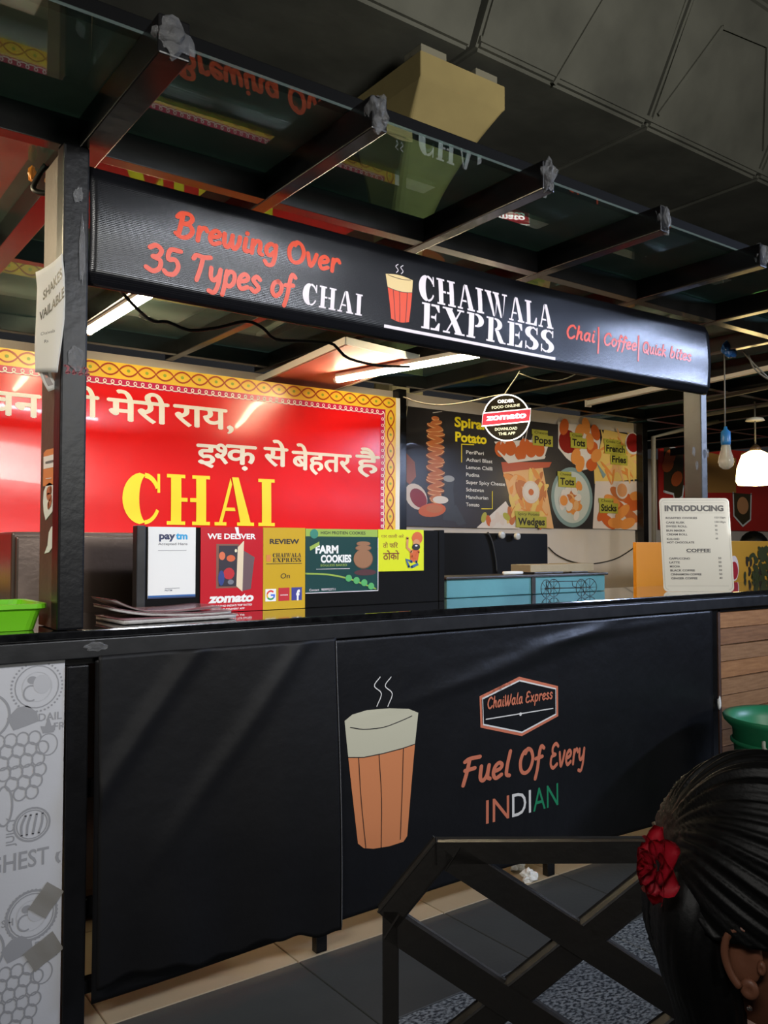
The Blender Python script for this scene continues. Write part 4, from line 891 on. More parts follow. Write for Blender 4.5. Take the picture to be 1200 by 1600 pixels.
o, xl, xr, zb, zt = notice('review_poster', 'mustard yellow REVIEW poster with three small square logos', 411.5, 477, 824, 960, prt('mustard', (204, 164, 36), .3))
W_ = xr-xl; H_ = zt-zb; A = Art(plane(YN), None, .0006)
A.text('REVIEW', *u(.15, .80), H_*.060, P_BK, 1, x1=u(.85, 0)[0], bold=.03); A.stencil('CHAIWALA', *u(.22, .635), u(.90, 0)[0], H_*.05, P_BK); A.stencil('EXPRESS', *u(.22, .575), u(.90, 0)[0], H_*.05, P_BK); A.rect(*u(.07, .553), *u(.92, .560), P_BK)
A.rect(*u(.07, .585), *u(.17, .665), prt('cup_small', (214, 130, 60))); A.text('On', *u(.40, .375), H_*.062, P_BK, 1, x1=u(.62, 0)[0], bold=.0, shear=.15)
A.rect(*u(.05, .10), *u(.30, .25), P_PWH); gc = u(.175, .175); gr = W_*.085; gw = gr*.42
for a0, a1, c in ((45, 165, (220, 60, 50)), (165, 215, (240, 190, 40)), (215, 315, (40, 150, 80)), (315, 362, (60, 110, 220))): A.line(arc(gc[0], gc[1], gr, gr, a0, a1, 10), gw, prt('g%d' % a0, c), 2, cap=False)
A.rect(gc[0], gc[1]-gw/2, gc[0]+gr*1.15, gc[1]+gw/2, prt('g315', (60, 110, 220)), 3)
A.rect(*u(.36, .10), *u(.62, .26), prt('sq_red', (190, 32, 44))); A.text('zomato', *u(.40, .165), H_*.018, P_PWH, 2, x1=u(.58, 0)[0], bold=.02)
A.rect(*u(.67, .10), *u(.92, .26), prt('sq_blue', (58, 60, 140))); A.text('f', *u(.78, .105), H_*.12, P_PWH, 2, x1=u(.87, 0)[0], bold=.05); A.build('poster_print', o)
o, xl, xr, zb, zt = notice('cookies_poster', 'dark green FARM COOKIES poster with a stack of brown cookies', 477.5, 590, 826, 927, prt('cookie_green', (28, 66, 64), .3))
W_ = xr-xl; H_ = zt-zb; A = Art(plane(YN), None, .0006); LG = prt('lime', (150, 176, 70)); CK = prt('cookie', (150, 104, 70)); CK2 = prt('cookie_shade', (112, 74, 50))
A.rect(*u(0, .88), *u(1, 1), LG); A.text('HIGH PROTEIN COOKIES'.replace('PROTEIN', 'PROTIEN'), *u(.20, .915), H_*.050, P_BK, 2, x1=u(.82, 0)[0], bold=.01); A.ell(*u(.11, .92), W_*.055, H_*.075, prt('teal', (50, 130, 110)), 3)
A.poly([u(.05, .72), u(.18, .80), u(.18, .74), u(.06, .66)], LG, 2)
A.text('FARM', *u(.13, .62), H_*.115, P_PWH, 1, x1=u(.44, 0)[0], bold=.05); A.text('COOKIES', *u(.20, .475), H_*.11, P_PWH, 1, x1=u(.62, 0)[0], bold=.05); A.text('EGGLESS BAKED', *u(.20, .41), H_*.035, LG, 1, x1=u(.56, 0)[0], bold=.01); A.rect(*u(.14, .365), *u(.60, .372), P_WH)
for fy, rx, ry in ((.77, .10, .035), (.70, .115, .04)): A.ell(*u(.79, fy-.012), W_*rx, H_*ry, CK2, 2); A.ell(*u(.79, fy), W_*rx, H_*ry, CK, 3)
A.ell(*u(.79, .52), W_*.14, H_*.16, CK2, 2, 28); A.ell(*u(.785, .525), W_*.135, H_*.15, CK, 3, 28); A.ell(*u(.82, .30), W_*.16, H_*.05, prt('raisin', (80, 40, 42)), 1)
A.line([u(0, .305), u(.3, .28), u(.6, .20), u(.97, .03)], .006, LG, 2, sm=4)
for fx, fy in ((.58, .215), (.69, .175), (.80, .135), (.90, .075)): A.ell(*u(fx, fy), W_*.045, H_*.055, prt('badge_green', (86, 170, 96)), 4)
A.text('Contact', *u(.05, .03), H_*.035, P_WH, 1, x1=u(.18, 0)[0], bold=.01); A.text('9899923711', *u(.21, .03), H_*.035, P_WH, 1, x1=u(.40, 0)[0], bold=.01); A.line([u(0, 0), u(1, 0)], .003, P_WH, 4); A.line([u(1, 0), u(1, .86)], .003, P_WH, 4)
A.build('poster_print', o)
o, xl, xr, zb, zt = notice('thoko_poster', 'bright yellow poster with Hindi words and a drawn bearded man in an orange turban', 591, 662, 827, 893, prt('acid_yellow', (216, 222, 40), .3))
W_ = xr-xl; H_ = zt-zb; A = Art(plane(YN), None, .0006); BRo = prt('text_brown', (130, 66, 26)); OT = prt('turban', (206, 96, 40)); SK = prt('skin_print', (204, 140, 90)); BLu = prt('trouser', (60, 100, 140))
A.text('यार काली अरे', *u(.06, .80), H_*.07, BRo, 1, x1=u(.55, 0)[0]); A.text('तो फिर', *u(.10, .56), H_*.11, BRo, 1, x1=u(.42, 0)[0], bold=.01); A.text('ठोको', *u(.10, .28), H_*.17, BRo, 1, x1=u(.45, 0)[0], bold=.02)
A.ell(*u(.85, .80), W_*.12, H_*.15, OT, 2); A.ell(*u(.83, .66), W_*.08, H_*.11, SK, 3); A.ell(*u(.82, .58), W_*.09, H_*.08, P_BK, 4); A.ell(*u(.82, .61), W_*.03, H_*.02, P_WH, 5)
A.poly([u(.70, .20), u(.86, .22), u(.90, .50), u(.78, .54), u(.68, .46)], OT, 2); A.line([u(.72, .46), u(.62, .56), u(.63, .80)], .011, SK, 3); A.line([u(.88, .46), u(.80, .32), u(.72, .36)], .010, OT, 4)
A.line([u(.72, .22), u(.60, .28), u(.66, .10)], .011, BLu, 3); A.line([u(.82, .22), u(.86, .16), u(.72, .09)], .011, BLu, 3); A.build('poster_print', o)

# turquoise box, wooden block, wire cart, menu card
tq = wthing('turquoise_box', 'turquoise box with a dark lid standing on the counter behind the wire cart', 'box', (2.85, 2.8, 1.08))
TQ = mat('turquoise_paint', (84, 142, 150), .5, bump=(20, .12), var=(5, .08)); TQ2 = mat('turquoise_bluish', (88, 142, 158), .5, bump=(20, .12), var=(5, .1)); LID = mat('dark_lid', (44, 40, 36), .4, bump=(14, .15), var=(5, .2))  # second turquoise is a slightly bluer tone
box('box_body', (2.375, 2.78, 1.081), (3.41, 2.94, 1.160), TQ, tq, .004); box('lid', (2.36, 2.765, 1.160), (3.42, 2.947, 1.172), LID, tq, .004)
box('front_strap', (2.885, 2.772, 1.082), (2.91, 2.780, 1.162), LID, tq)
def onbox(px, py, z=1.172): return PZ(px, py, z)
CARD = mat('raw_cardboard_wood', (158, 142, 112), .7, bump=(30, .2), var=(6, .15))
o = wthing('wooden_box', 'pale flat wooden box lying on the turquoise box above the wire cart', 'box', (3.08, 2.86, 1.172))
box('box_panel', (2.905, 2.80, 1.181), (3.16, 2.93, 1.216), CARD, o, .003); box('box_panel', (3.165, 2.81, 1.179), (3.365, 2.93, 1.218), CARD, o, .003)
box('runner', (2.93, 2.80, 1.172), (3.13, 2.815, 1.181), LID, o); box('runner', (3.20, 2.81, 1.172), (3.32, 2.825, 1.179), LID, o)
o = tube('paper_roll', [(2.73, 2.80, 1.181), (2.80, 2.80, 1.181), (2.85, 2.80, 1.181)], [.008, .0085, .007], PAPER); tag(o, 'small white paper roll lying on the turquoise box', 'roll')
ct = wthing('wire_cart', 'miniature black wire cart with spoked wheels on the counter', 'ornament', (2.87, 2.53, 1.08))
WIRE = mat('black_wire', (22, 24, 26), .4, bump=(20, .1)); rw = .038
for x, y, rz in ((2.745, 2.555, .15), (2.815, 2.575, .0), (2.925, 2.515, .1), (3.00, 2.53, -.2)):
    bm = bmesh.new(); add_tube(bm, [(rw*cos(2*pi*k_/24), 0, rw*sin(2*pi*k_/24)) for k_ in range(24)], .0016, 6, True); add_tube(bm, [(.004*cos(2*pi*k_/8), 0, .004*sin(2*pi*k_/8)) for k_ in range(8)], .002, 6, True)
    for k_ in range(8): a_ = k_*pi/4; add_tube(bm, [(.004*cos(a_), 0, .004*sin(a_)), (rw*cos(a_), 0, rw*sin(a_))], .001, 5)
    bm.transform(Matrix.Translation((x, y, 1.0825+rw))@Matrix.Rotation(rz, 4, 'Z')); link('wheel', mesh_from(bm, 'wheel', True), WIRE, ct)
for a, b in (((2.74, 2.555, 1.120), (3.005, 2.53, 1.120)), ((2.81, 2.575, 1.120), (2.93, 2.515, 1.120)), ((2.74, 2.56, 1.120), (2.82, 2.575, 1.120))): tube('axle_bar', [a, b], .0022, WIRE, ct, 6)
for x in (2.735, 2.90): tube('scroll', [(x, 2.545, 1.150), (x+.004, 2.545, 1.13), (x+.015, 2.545, 1.124), (x+.03, 2.54, 1.120)], .0016, WIRE, ct, 6, sm=3)
tube('scroll', [(2.735, 2.545, 1.150), (2.83, 2.545, 1.150), (2.98, 2.535, 1.148)], .0016, WIRE, ct, 6)
mc = wthing('menu_card', 'white INTRODUCING price card with rounded corners standing on the counter', 'menu', (3.7, 2.44, 1.08))
mo = Vector((3.575, 2.555, 1.0805)); mu = Vector((.805, -.594, 0)); mn_ = Vector((-.594, -.805, 0))
def mS(u_, v_, h): return mo + mu*(u_+.02*v_*-1.0) + Vector((0, 0, v_*.995)) - mn_*(v_*.06) + mn_*(h+.0005)
def rrect(w_, h_, r, n=6):
    P = []
    for cx_, cy_, a0 in ((w_-r, r, -90), (w_-r, h_-r, 0), (r, h_-r, 90), (r, r, 180)): P += [(cx_+r*cos(radians(a0+90*k_/n)), cy_+r*sin(radians(a0+90*k_/n))) for k_ in range(n+1)]
    return P
def card(name, P, S, th, m, parent):
    bm = bmesh.new(); A_ = [bm.verts.new(S(x, y, 0)) for x, y in P]; B_ = [bm.verts.new(S(x, y, -th)) for x, y in P]; bm.faces.new(A_); bm.faces.new(B_[::-1]); n = len(P)
    for k_ in range(n): bm.faces.new((A_[k_], A_[(k_+1) % n], B_[(k_+1) % n], B_[k_]))
    return link(name, mesh_from(bm, name), m, parent)
MW, MH = .345, .462
card('card', rrect(MW, MH, .022), mS, .003, mat('laminated_card', (206, 200, 186), .3, bump=(8, .04), coat=.2), mc)
box('card_prop', (3.72, 2.50, 1.0802), (3.80, 2.56, 1.20), CARD, mc)
A = Art(mS, None, .0006); K2 = prt('ink', (62, 56, 54))
A.line(rrect(MW-.016, MH-.02, .018), .0008, K2, 1); A.items[-1] = ([(x+.008, y+.01) for x, y in A.items[-1][0]], *A.items[-1][1:])
A.rect(.02, .438, .32, .4385, K2); A.rect(.02, .388, .32, .3888, K2); A.rect(.02, .028, .32, .0286, K2)
A.text('INTRODUCING', .025, .398, .027, K2, 2, x1=.315, bold=.045)
left = ['ROASTED COOKIES', 'CAKE RUSK', 'SWISS ROLL', 'BUN MASKA', 'CREAM ROLL', 'KULHAD', 'HOT CHOCOLATE']; pr = ['150/150gm', '120/120gm', '50', '80', '70', '60', '']
zs = [.358, .336, .317, .296, .277, .254, .237]
for s_, p_, z_ in zip(left, pr, zs):
    A.text(s_, .028, z_, .0095, K2, 1, x1=.028+.0103*len(s_), bold=.03)
    if p_: A.text(p_, .268, z_+.003, .009, K2, 1, x1=.268+.006*len(p_), bold=.01)
A.text('COFFEE', .12, .195, .015, K2, 1, x1=.24, bold=.04); A.rect(.12, .190, .24, .1915, K2)
for i, (s_, p_) in enumerate(zip(['CAPPUCCINO', 'LATTE', 'MOCHA', 'BLACK COFFEE', 'CINNAMON COFFEE', 'GINGER COFFEE'], ['50', '50', '50', '30', '50', '40'])):
    z_ = .158-.0195*i; A.text(s_, .034+.001*i, z_, .0095, K2, 1, x1=.034+.0103*len(s_), bold=.03); A.text(p_, .275, z_+.002, .009, K2, 1, x1=.290, bold=.02)
A.build('card_print', mc)

# orange partition and yellow board
OR = mat('orange_laminate', (226, 144, 30), .4, bump=(20, .05), var=(2, .05)); YL = mat('yellow_laminate', (186, 138, 34), .45, bump=(20, .05), var=(2, .08))
o = box('orange_partition', (4.215, 3.2, .3), (4.70, 3.225, 1.325), OR); tag(o, 'plain orange partition board left of the standing price card', 'partition')
o = box('yellow_partition', (4.705, 3.2, .3), (6.6, 3.225, 1.335), YL); tag(o, 'yellow partition board with a dark plant picture, right of the price card', 'partition')
A = Art(plane(3.2), None, .001); Pg = prt('plant_green', (52, 58, 24)); Pk = prt('plant_dark', (44, 36, 20)); rnd = random.Random(5)
for i in range(120):
    px = rnd.gauss(1192, 13); py = rnd.uniform(858, 915); c = P2(px, py, 3.2)
    if px > 1163: A.ell(c[0], c[1], .030, .016, Pg if i % 3 else Pk, 1+i % 3, 8, rnd.uniform(0, 3))
A.build('plant_picture', o)
A = Art(plane(3.2), None, .001); c = P2(1146, 888, 3.2); A.ell(c[0], c[1], .055, .085, P_WH, 5); A.ell(c[0], c[1]-.015, .045, .06, prt('badge_red', (170, 30, 46)), 6); A.build('round_badge', o)
o = tube('grey_pipe', [PY(1022, 935, 4.3), PY(1021, 683, 4.3)+Vector((0, 0, 0)), PY(1068, 671, 4.3), PY(1180, 645, 4.3)], .018, mat('grey_pipe_paint', (112, 108, 98), .5, bump=(20, .1)), None, 10); tag(o, 'grey pipe bent under the roof right of the snack poster', 'pipe')
for i, (a, b) in enumerate((((1095, 598), (1200, 575)), ((1105, 625), (1200, 605)), ((1105, 648), (1200, 632)))):
    p = PZ(*a, 2.37); q2 = PZ(*b, 2.37); d = (q2-p)
    o = bar('ceiling_conduit', p-d*.25, q2+d*.3, .03 if i == 0 else .018, .022, mat('lamp_body_white', (225, 222, 214)) if i == 0 else mat('grey_pipe_paint', (112, 108, 98)))
    tag(o, ['pale ceiling conduit just right of the right post, highest of three', 'grey ceiling conduit right of the right post, middle of three', 'grey ceiling conduit right of the right post, lowest of three'][i], 'conduit')
for pts, lb_ in ((((1150, 530), (1170, 560), (1200, 590)), 'thin grey cord hanging beside the blue bulb holder, left one'), (((1170, 555), (1178, 575), (1200, 592), (1215, 590)), 'thin grey cord under the roof at the right, curving beneath the conduit')):
    o = tube('cord', [PD(x, y, 4.9) for x, y in pts], .005, GC, sm=4); tag(o, lb_, 'cord')

# bulbs
hb = wthing('hanging_bulb', 'unlit clear bulb in a blue holder hanging right of the right post', 'lamp', tuple(PD(1135, 700, 4.8)))
BLU = mat('blue_plastic', (40, 110, 170), .4, bump=(10, .05)); GB = mat('clear_bulb', (214, 208, 190), .1, alpha=.45, bump=(10, .02))
c = PD(1134, 690, 4.8)
tube('cord', [PD(1133, 690-5, 4.8), (c.x, c.y, 2.41)], .004, GC, hb)
lathe('holder', [(.008, .085), (.010, .07), (.026, .055), (.027, -.0), (.024, -.02)], BLU, hb, 20, tuple(c), True)
lathe('bulb', [(.024, -.02), (.028, -.05), (.040, -.095), (.043, -.115), (.036, -.14), (.018, -.155), (.002, -.158)], GB, hb, 20, tuple(c))
tube('glass_stem', [(c.x, c.y, c.z-.02), (c.x, c.y, c.z-.09)], .006, mat('milky_stem', (220, 216, 200), .3), hb)
bb = PD(1140, 545, 4.8); o = crumple('blue_wrap', tuple(bb), .055, mat('blue_plastic_dark', (30, 80, 140), .4, bump=(20, .2)), hb, (1.2, .5, .9), seed=4, sub=3, amp=.3)
pl = wthing('pendant_lamp', 'glowing warm pendant lamp at the far right above the yellow board', 'lamp', tuple(PD(1180, 735, 6.5)))
c = PD(1181, 735, 6.5)
tube('cord', [(c.x, c.y, c.z+.19), (c.x, c.y, 2.405)], .006, GC, pl); lathe('cap', [(.01, .20), (.03, .185), (.045, .15)], mat('dark_cap', (60, 44, 30), .4), pl, 20, tuple(c), True)
lathe('ceiling_rose', [(.07, .0), (.06, .018), (.01, .03)], mat('lamp_body_white', (225, 222, 214)), pl, 20, (c.x, c.y, c.z+.38), True)
lathe('shade', [(.045, .15), (.10, .12), (.135, .02), (.145, -.08), (.13, -.11), (.02, -.12)], mat('pendant_glow', (255, 226, 160), .5, emit=((255, 222, 150), 9)), pl, 24, tuple(c))

# far stall poster and its customer
fs_ = box('red_stall_poster', (9.05, 6.5, 1.50), (13.2, 6.53, 2.60), prt('stall_red', (200, 44, 34), .3)); tag(fs_, 'red food poster of the next stall behind the right post', 'poster')
Y5 = lambda px, py: P2(px, py, 6.5)
A = Art(plane(6.5), None, .002); DK = prt('poster_olive', (70, 58, 34)); DK2 = prt('poster_wood', (190, 136, 66))
A.poly([Y5(1037, 695), Y5(1068, 710), Y5(1068, 775), Y5(1058, 785), Y5(1052, 772), Y5(1037, 768)], DK, 1); A.line([Y5(1038, 695), Y5(1068, 706)], .03, P_PWH, 2); A.line([Y5(1037, 768), Y5(1052, 772), Y5(1054, 786), Y5(1066, 776), Y5(1068, 760)], .03, P_PWH, 2)
for px, py in ((1046, 714), (1043, 726), (1057, 748)): c = Y5(px, py); A.ell(c[0], c[1], .13, .09, fm['fried'], 3, 12, .5)
A.poly([Y5(1103, 706), Y5(1150, 716), Y5(1150, 770), Y5(1103, 770)], DK2, 1); A.poly([Y5(1145, 770), Y5(1172, 772), Y5(1172, 812), Y5(1158, 822), Y5(1146, 806)], DK, 2); A.line([Y5(1145, 770), Y5(1146, 806), Y5(1160, 822), Y5(1172, 812), Y5(1173, 772)], .03, P_PWH, 3)
A.ell(*Y5(1160, 790), .14, .12, fm['dip'], 3); A.rect(*Y5(1158, 745), *Y5(1200, 712), DK2, 1); A.build('poster_print', fs_)
sw = box('far_wall', (6.9, 6.56, 0), (13.5, 6.7, 2.38), WHITE, None, 0); sw.name = 'wall_far'; struct(sw)

# ============================================================ SMALL THINGS ON AND AROUND THE LEFT POST
tr = wthing('green_tray', 'bright green plastic tray on the counter left of the post', 'tray', (.46, 2.5, 1.08))
GRN = mat('bright_green_plastic', (112, 196, 30), .35, bump=(20, .05), coat=.1)
def traymesh():
    bm = bmesh.new(); R0 = []
    for (x0, x1, y0, y1, z) in ((.27, .608, 2.41, 2.62, 1.081), (.255, .622, 2.395, 2.635, 1.135), (.245, .634, 2.385, 2.645, 1.140), (.245, .634, 2.385, 2.645, 1.152), (.262, .617, 2.402, 2.628, 1.152), (.276, .600, 2.418, 2.612, 1.086)):
        P = [];
        for cx_, cy_, a0 in ((x1-.03, y1-.03, 0), (x0+.03, y1-.03, 90), (x0+.03, y0+.03, 180), (x1-.03, y0+.03, 270)):
            for k_ in range(5): a = radians(a0+22.5*k_); P.append(bm.verts.new((cx_+.03*cos(a), cy_+.03*sin(a), z)))
        R0.append(P)
    for A_, B_ in zip(R0, R0[1:]):
        for k_ in range(20): bm.faces.new((A_[k_], A_[(k_+1) % 20], B_[(k_+1) % 20], B_[k_]))
    bm.faces.new(R0[0][::-1]); bm.faces.new(R0[-1]); return mesh_from(bm, 'tray')
link('tray_body', traymesh(), GRN, tr)
MAG = mat('magazine_cover', (112, 56, 62), .25, bump=(30, .04), var=(9, .3, (150, 120, 124)), coat=.2); PG = mat('magazine_pages', (176, 172, 168), .6, bump=(90, .3))
def magazine(i, x0, x1, y0, y1, z, th, rot, curl, label):
    c = Vector(((x0+x1)/2, (y0+y1)/2, 0))
    m_ = thing('magazine', label, 'magazine', (c.x, c.y, z), 0, 'magazines stacked beside the left post'); WROOTS.append(m_)
    def S(u, v, h):
        t = (u-x0)/(x1-x0); zz = z + (curl*max(0, (.35-t)/.35)**2 if curl else 0) + .004*sin(t*5+i)*(i > 0)
        p = Vector((u, v, 0))-c; p = Vector((p.x*cos(rot)-p.y*sin(rot), p.x*sin(rot)+p.y*cos(rot), 0))+c
        return Vector((p.x, p.y, zz + h))
    sheet('pages', lambda u, v, h: S(u, v, h+th-.001), x0, x1, y0, y1, 16, 4, PG, m_, th-.002)
    sheet('cover', lambda u, v, h: S(u, v, h+th+.0006), x0-.003, x1+.004, y0-.003, y1+.003, 16, 4, MAG, m_, .0015)
magazine(0, .84, 1.20, 2.41, 2.63, 1.0815, .014, .04, 0, 'lowest magazine of the stack lying on the counter beside the left post')
magazine(1, .83, 1.19, 2.42, 2.64, 1.098, .010, -.06, .018, 'middle magazine of the stack on the counter, cover slightly lifted')
magazine(2, .83, 1.16, 2.43, 2.64, 1.112, .004, .02, .030, 'topmost thin magazine of the stack, with its left edge curled up')

# curled paper on the post
def interp(tab, y):
    for (a, p), (b, q2) in zip(tab, tab[1:]):
        if y <= b: return p+(q2-p)*(y-a)/(b-a)
    return tab[-1][1]
RT = [(395, 97.5), (430, 101), (470, 102), (500, 101), (540, 96), (580, 90)]; LT = [(395, 62), (420, 55), (450, 58), (500, 56), (540, 54), (580, 55)]
def paperS(u, v, h):
    t = v; y0 = 425-30*u**1.3; y = y0 + (582-y0)*t; l = interp(LT, y); r = interp(RT, y)
    px = l+(r-l)*u; d = 2.345 - .090*u + .008*sin(pi*u) - .01*t
    return PD(px, y, d-h)
pp = sheet('paper_notice', lambda u, v, h: paperS(u, v, h), 0, 1, 0, 1, 12, 20, THIN, None, .0008)
tag(pp, 'curled white SHAKES AVAILABLE paper taped to the left post', 'notice')
def paperL(u, v, h): return paperS(u, 1-v, h)
A = Art(paperL, .05, .0012)
A.text('SHAKES', .22, .70, .085, P_BK, 1, x1=.92, bold=.03, rot=0); A.items[-1] = ([(x, y+.16*(x-.22)) for x, y in A.items[-1][0]], *A.items[-1][1:])
A.text('VAILABLE', .12, .52, .085, P_BK, 1, x1=.97, bold=.03); A.items[-1] = ([(x, y+.16*(x-.22)) for x, y in A.items[-1][0]], *A.items[-1][1:])
A.text('Chaiwala', .2, .36, .03, P_GY, 1, x1=.7); A.text('Rs', .35, .28, .03, P_GY, 1, x1=.5); A.build('notice_print', pp)
def tailS(u, v, h): px = 60+6*v+16*v*v*.6 + u*(18-2*v); y = 574 + v*38 - u*6*v; return PD(px, y, 2.325-h)
sheet('paper_tail', tailS, 0, 1, 0, 1, 4, 8, THIN, pp, .0008)
A = Art(lambda u, v, h: tailS(u, 1-v, h), .2, .0012); A.rect(.25, .2, .75, .85, prt('smudge', (150, 142, 136))); A.ell(.5, .6, .1, .08, prt('smudge_warm', (196, 140, 120)), 2); A.build('notice_print', pp)
def PXw(px, py, x): r = ray(px, py); t = x/r.x; return (r.y*t, CH+r.z*t)
def sideS(u, v, h): return Vector((.650-h, u, v))
def sticker(name, pts, m, label):
    P = [PXw(a, b, .650) for a, b in pts]; bm = bmesh.new()
    A_ = [bm.verts.new(sideS(x, y, .0015)) for x, y in P]; B_ = [bm.verts.new(sideS(x, y, .0003)) for x, y in P]; bm.faces.new(A_); bm.faces.new(B_[::-1])
    for k_ in range(len(P)): bm.faces.new((A_[k_], A_[(k_+1) % len(P)], B_[(k_+1) % len(P)], B_[k_]))
    o_ = link(name, mesh_from(bm, name), m); tag(o_, label, 'sticker'); return o_
S1 = mat('sticker_orange', (222, 142, 88), .45, bump=(20, .05)); PO2 = prt('logo_orange', (190, 120, 84))
o = sticker('orange_sticker', [(69, 708), (73, 703), (90, 699), (90, 757), (68, 760)], S1, 'pale orange sticker with a white label on the side of the left post')
A = Art(sideS, None, .001); A.poly([PXw(69, 714, .65), PXw(89, 709, .65), PXw(89, 729, .65), PXw(69, 733, .65)], P_PWH, 2); a = PXw(86, 722, .65); A.line([PXw(73, 723, .65), PXw(86, 720, .65)], .006, P_GY, 3); A.line([PXw(73, 748, .65), PXw(82, 747, .65)], .002, P_PWH, 3); A.build('sticker_print', o)
o = sticker('teardrop_sticker', [(78, 754), (85, 758), (88, 770), (88, 785), (82, 800), (72, 813), (69, 800), (68, 785), (69, 768), (73, 758)], PAPER, 'white teardrop sticker with a small orange mark, under the orange sticker')
A = Art(sideS, None, .001); A.line([PXw(81, 765, .65), PXw(76, 768, .65), PXw(76, 775, .65), PXw(81, 778, .65), PXw(80, 785, .65), PXw(77, 790, .65)], .022, PO2, 3, sm=3, kx=.8); A.build('sticker_print', o)
sticker('torn_sticker', [(87, 821), (88, 826), (86, 835), (87, 845), (83, 855), (77, 863), (70, 865), (75, 852), (76, 841), (77, 832), (81, 823)], PAPER, 'torn remnant of a white sticker low on the side of the left post')
lo = wthing('cable_loop', 'thick black cable looped by clear tape lit orange behind the top of the left post', 'cable', tuple(PD(65, 290, 2.62)))
tube('cable_run', [PD(72, 258, 2.6), PD(64, 268, 2.6), PD(58, 280, 2.6), PD(52, 292, 2.6), PD(56, 299, 2.6), (PD(68, 302, 2.6)), PD(80, 300, 2.6), PD(92, 296, 2.6)], .009, CAB, lo, sm=3)
crumple('tape_lit_orange', tuple(PD(80, 285, 2.62)), .03, mat('tape_lit_orange', (220, 140, 50), .25, bump=(30, .6), alpha=.6), lo, (.6, .5, .9), seed=2, sub=3, amp=.4)  # clear packing tape; the orange light on it is put into its colour
crumple('tape_lit_orange', tuple(PD(50, 272, 2.64)), .025, mat('tape_lit_orange', (220, 140, 50), .25), lo, (.5, .4, 1), seed=5, sub=3, amp=.4)

# ============================================================ FLOOR THINGS
bn = wthing('green_bin', 'green plastic bin with a flared rim standing before the wooden planks', 'bin', (3.66, 1.98, 0))
BG = mat('bin_green', (36, 132, 88), .4, bump=(14, .06), var=(3, .06))
lathe('bin_body', [(.19, .0), (.20, .01), (.235, .50), (.27, .535), (.275, .552), (.268, .560), (.245, .552), (.228, .51), (.192, .03), (.05, .02), (.001, .02)], BG, bn, 48, (3.66, 1.98, 0))
lathe('bin_rib', [(.236, .455), (.243, .45), (.243, .44), (.235, .435)], BG, bn, 48, (3.66, 1.98, 0))
hc = Vector((3.66, 1.98, .485)); hd = Vector((-.93, -.36, 0)).normalized(); hs = Vector((-hd.y, hd.x, 0))
tube('rope_handle', [hc+hd*(.236+.004)+hs*.07, hc+hd*.262+hs*.06+Vector((0, 0, -.03)), hc+hd*.272+Vector((0, 0, -.045)), hc+hd*.262-hs*.06+Vector((0, 0, -.03)), hc+hd*.240-hs*.07], .008, mat('pale_rope', (170, 172, 160), .7, bump=(80, .5)), bn, sm=4)
o = crumple('white_scrap', tuple(PY(1124, 1098, 2.335)), .016, PAPER, None, (.6, .5, 1.9), seed=3, amp=.4); tag(o, 'white scrap of cloth caught on the counter leg above the green bin', 'scrap')
for i, (px, py, lb_) in enumerate(((808, 1352, 'crumpled white tissue on the grey floor tiles, left of the two'), (827, 1369, 'crumpled white tissue on the grey floor tiles, right of the two'))):
    p = PZ(px, py, .018); o = crumple('tissue', tuple(p), .030, PAPER, None, (1, .8, .8), seed=i+8, sub=3, amp=.7); tag(o, lb_, 'tissue', None)

# black lattice railing
rl = thing('lattice_railing', 'black steel railing with crossing diagonal bars before the counter', 'railing', tuple(fw0*1.6), 0); WROOTS.append(rl)
RB = mat('railing_black', (24, 23, 22), .42, bump=(30, .2), var=(7, .3, (30, 27, 24)))
def rp(px, py, off=0):
    p = PD(px, py, 1.6/1.0); u_ = (px-600)/F*1.6; z_ = p.z
    return fw0*(1.6+off) + rt0*u_ + Vector((0, 0, z_))
def rbar(name, a, b, wpx=38, off=0, dp=.03): bar(name, rp(*a, off), rp(*b, off), dp, wpx*1.6/F, RB, rl, up=fw0.cross((rp(*b)-rp(*a)).normalized()), bev=.003)
rbar('top_rail', (680, 1322), (1560, 1318), 28); rbar('chamfer', (690, 1318), (606, 1420), 34); 
bar('leg', rp(610, 1408), Vector((rp(610, 1408).x, rp(610, 1408).y, 0)), .03, .03, RB, rl, up=fw0)
bar('leg', rp(1640, 1408), Vector((rp(1640, 1408).x, rp(1640, 1408).y, 0)), .03, .03, RB, rl, up=fw0); rbar('chamfer', (1560, 1318), (1640, 1412), 34)
for i, (a, b) in enumerate((((705, 1330), (1240, 1672)), ((612, 1432), (1050, 1717)), ((1010, 1330), (1480, 1633)), ((1320, 1330), (1640, 1530)))): rbar('diagonal_bar', a, b, 38, .000)
for i, (a, b) in enumerate((((1062, 1331), (640, 1664)), ((1400, 1338), (820, 1750)), ((1636, 1420), (1150, 1770)))): rbar('diagonal_bar', a, b, 38, .004)
zb = .12
bar('bottom_rail', Vector((rp(600, 1400).x, rp(600, 1400).y, zb)), Vector((rp(1650, 1400).x, rp(1650, 1400).y, zb)), .03, .04, RB, rl)

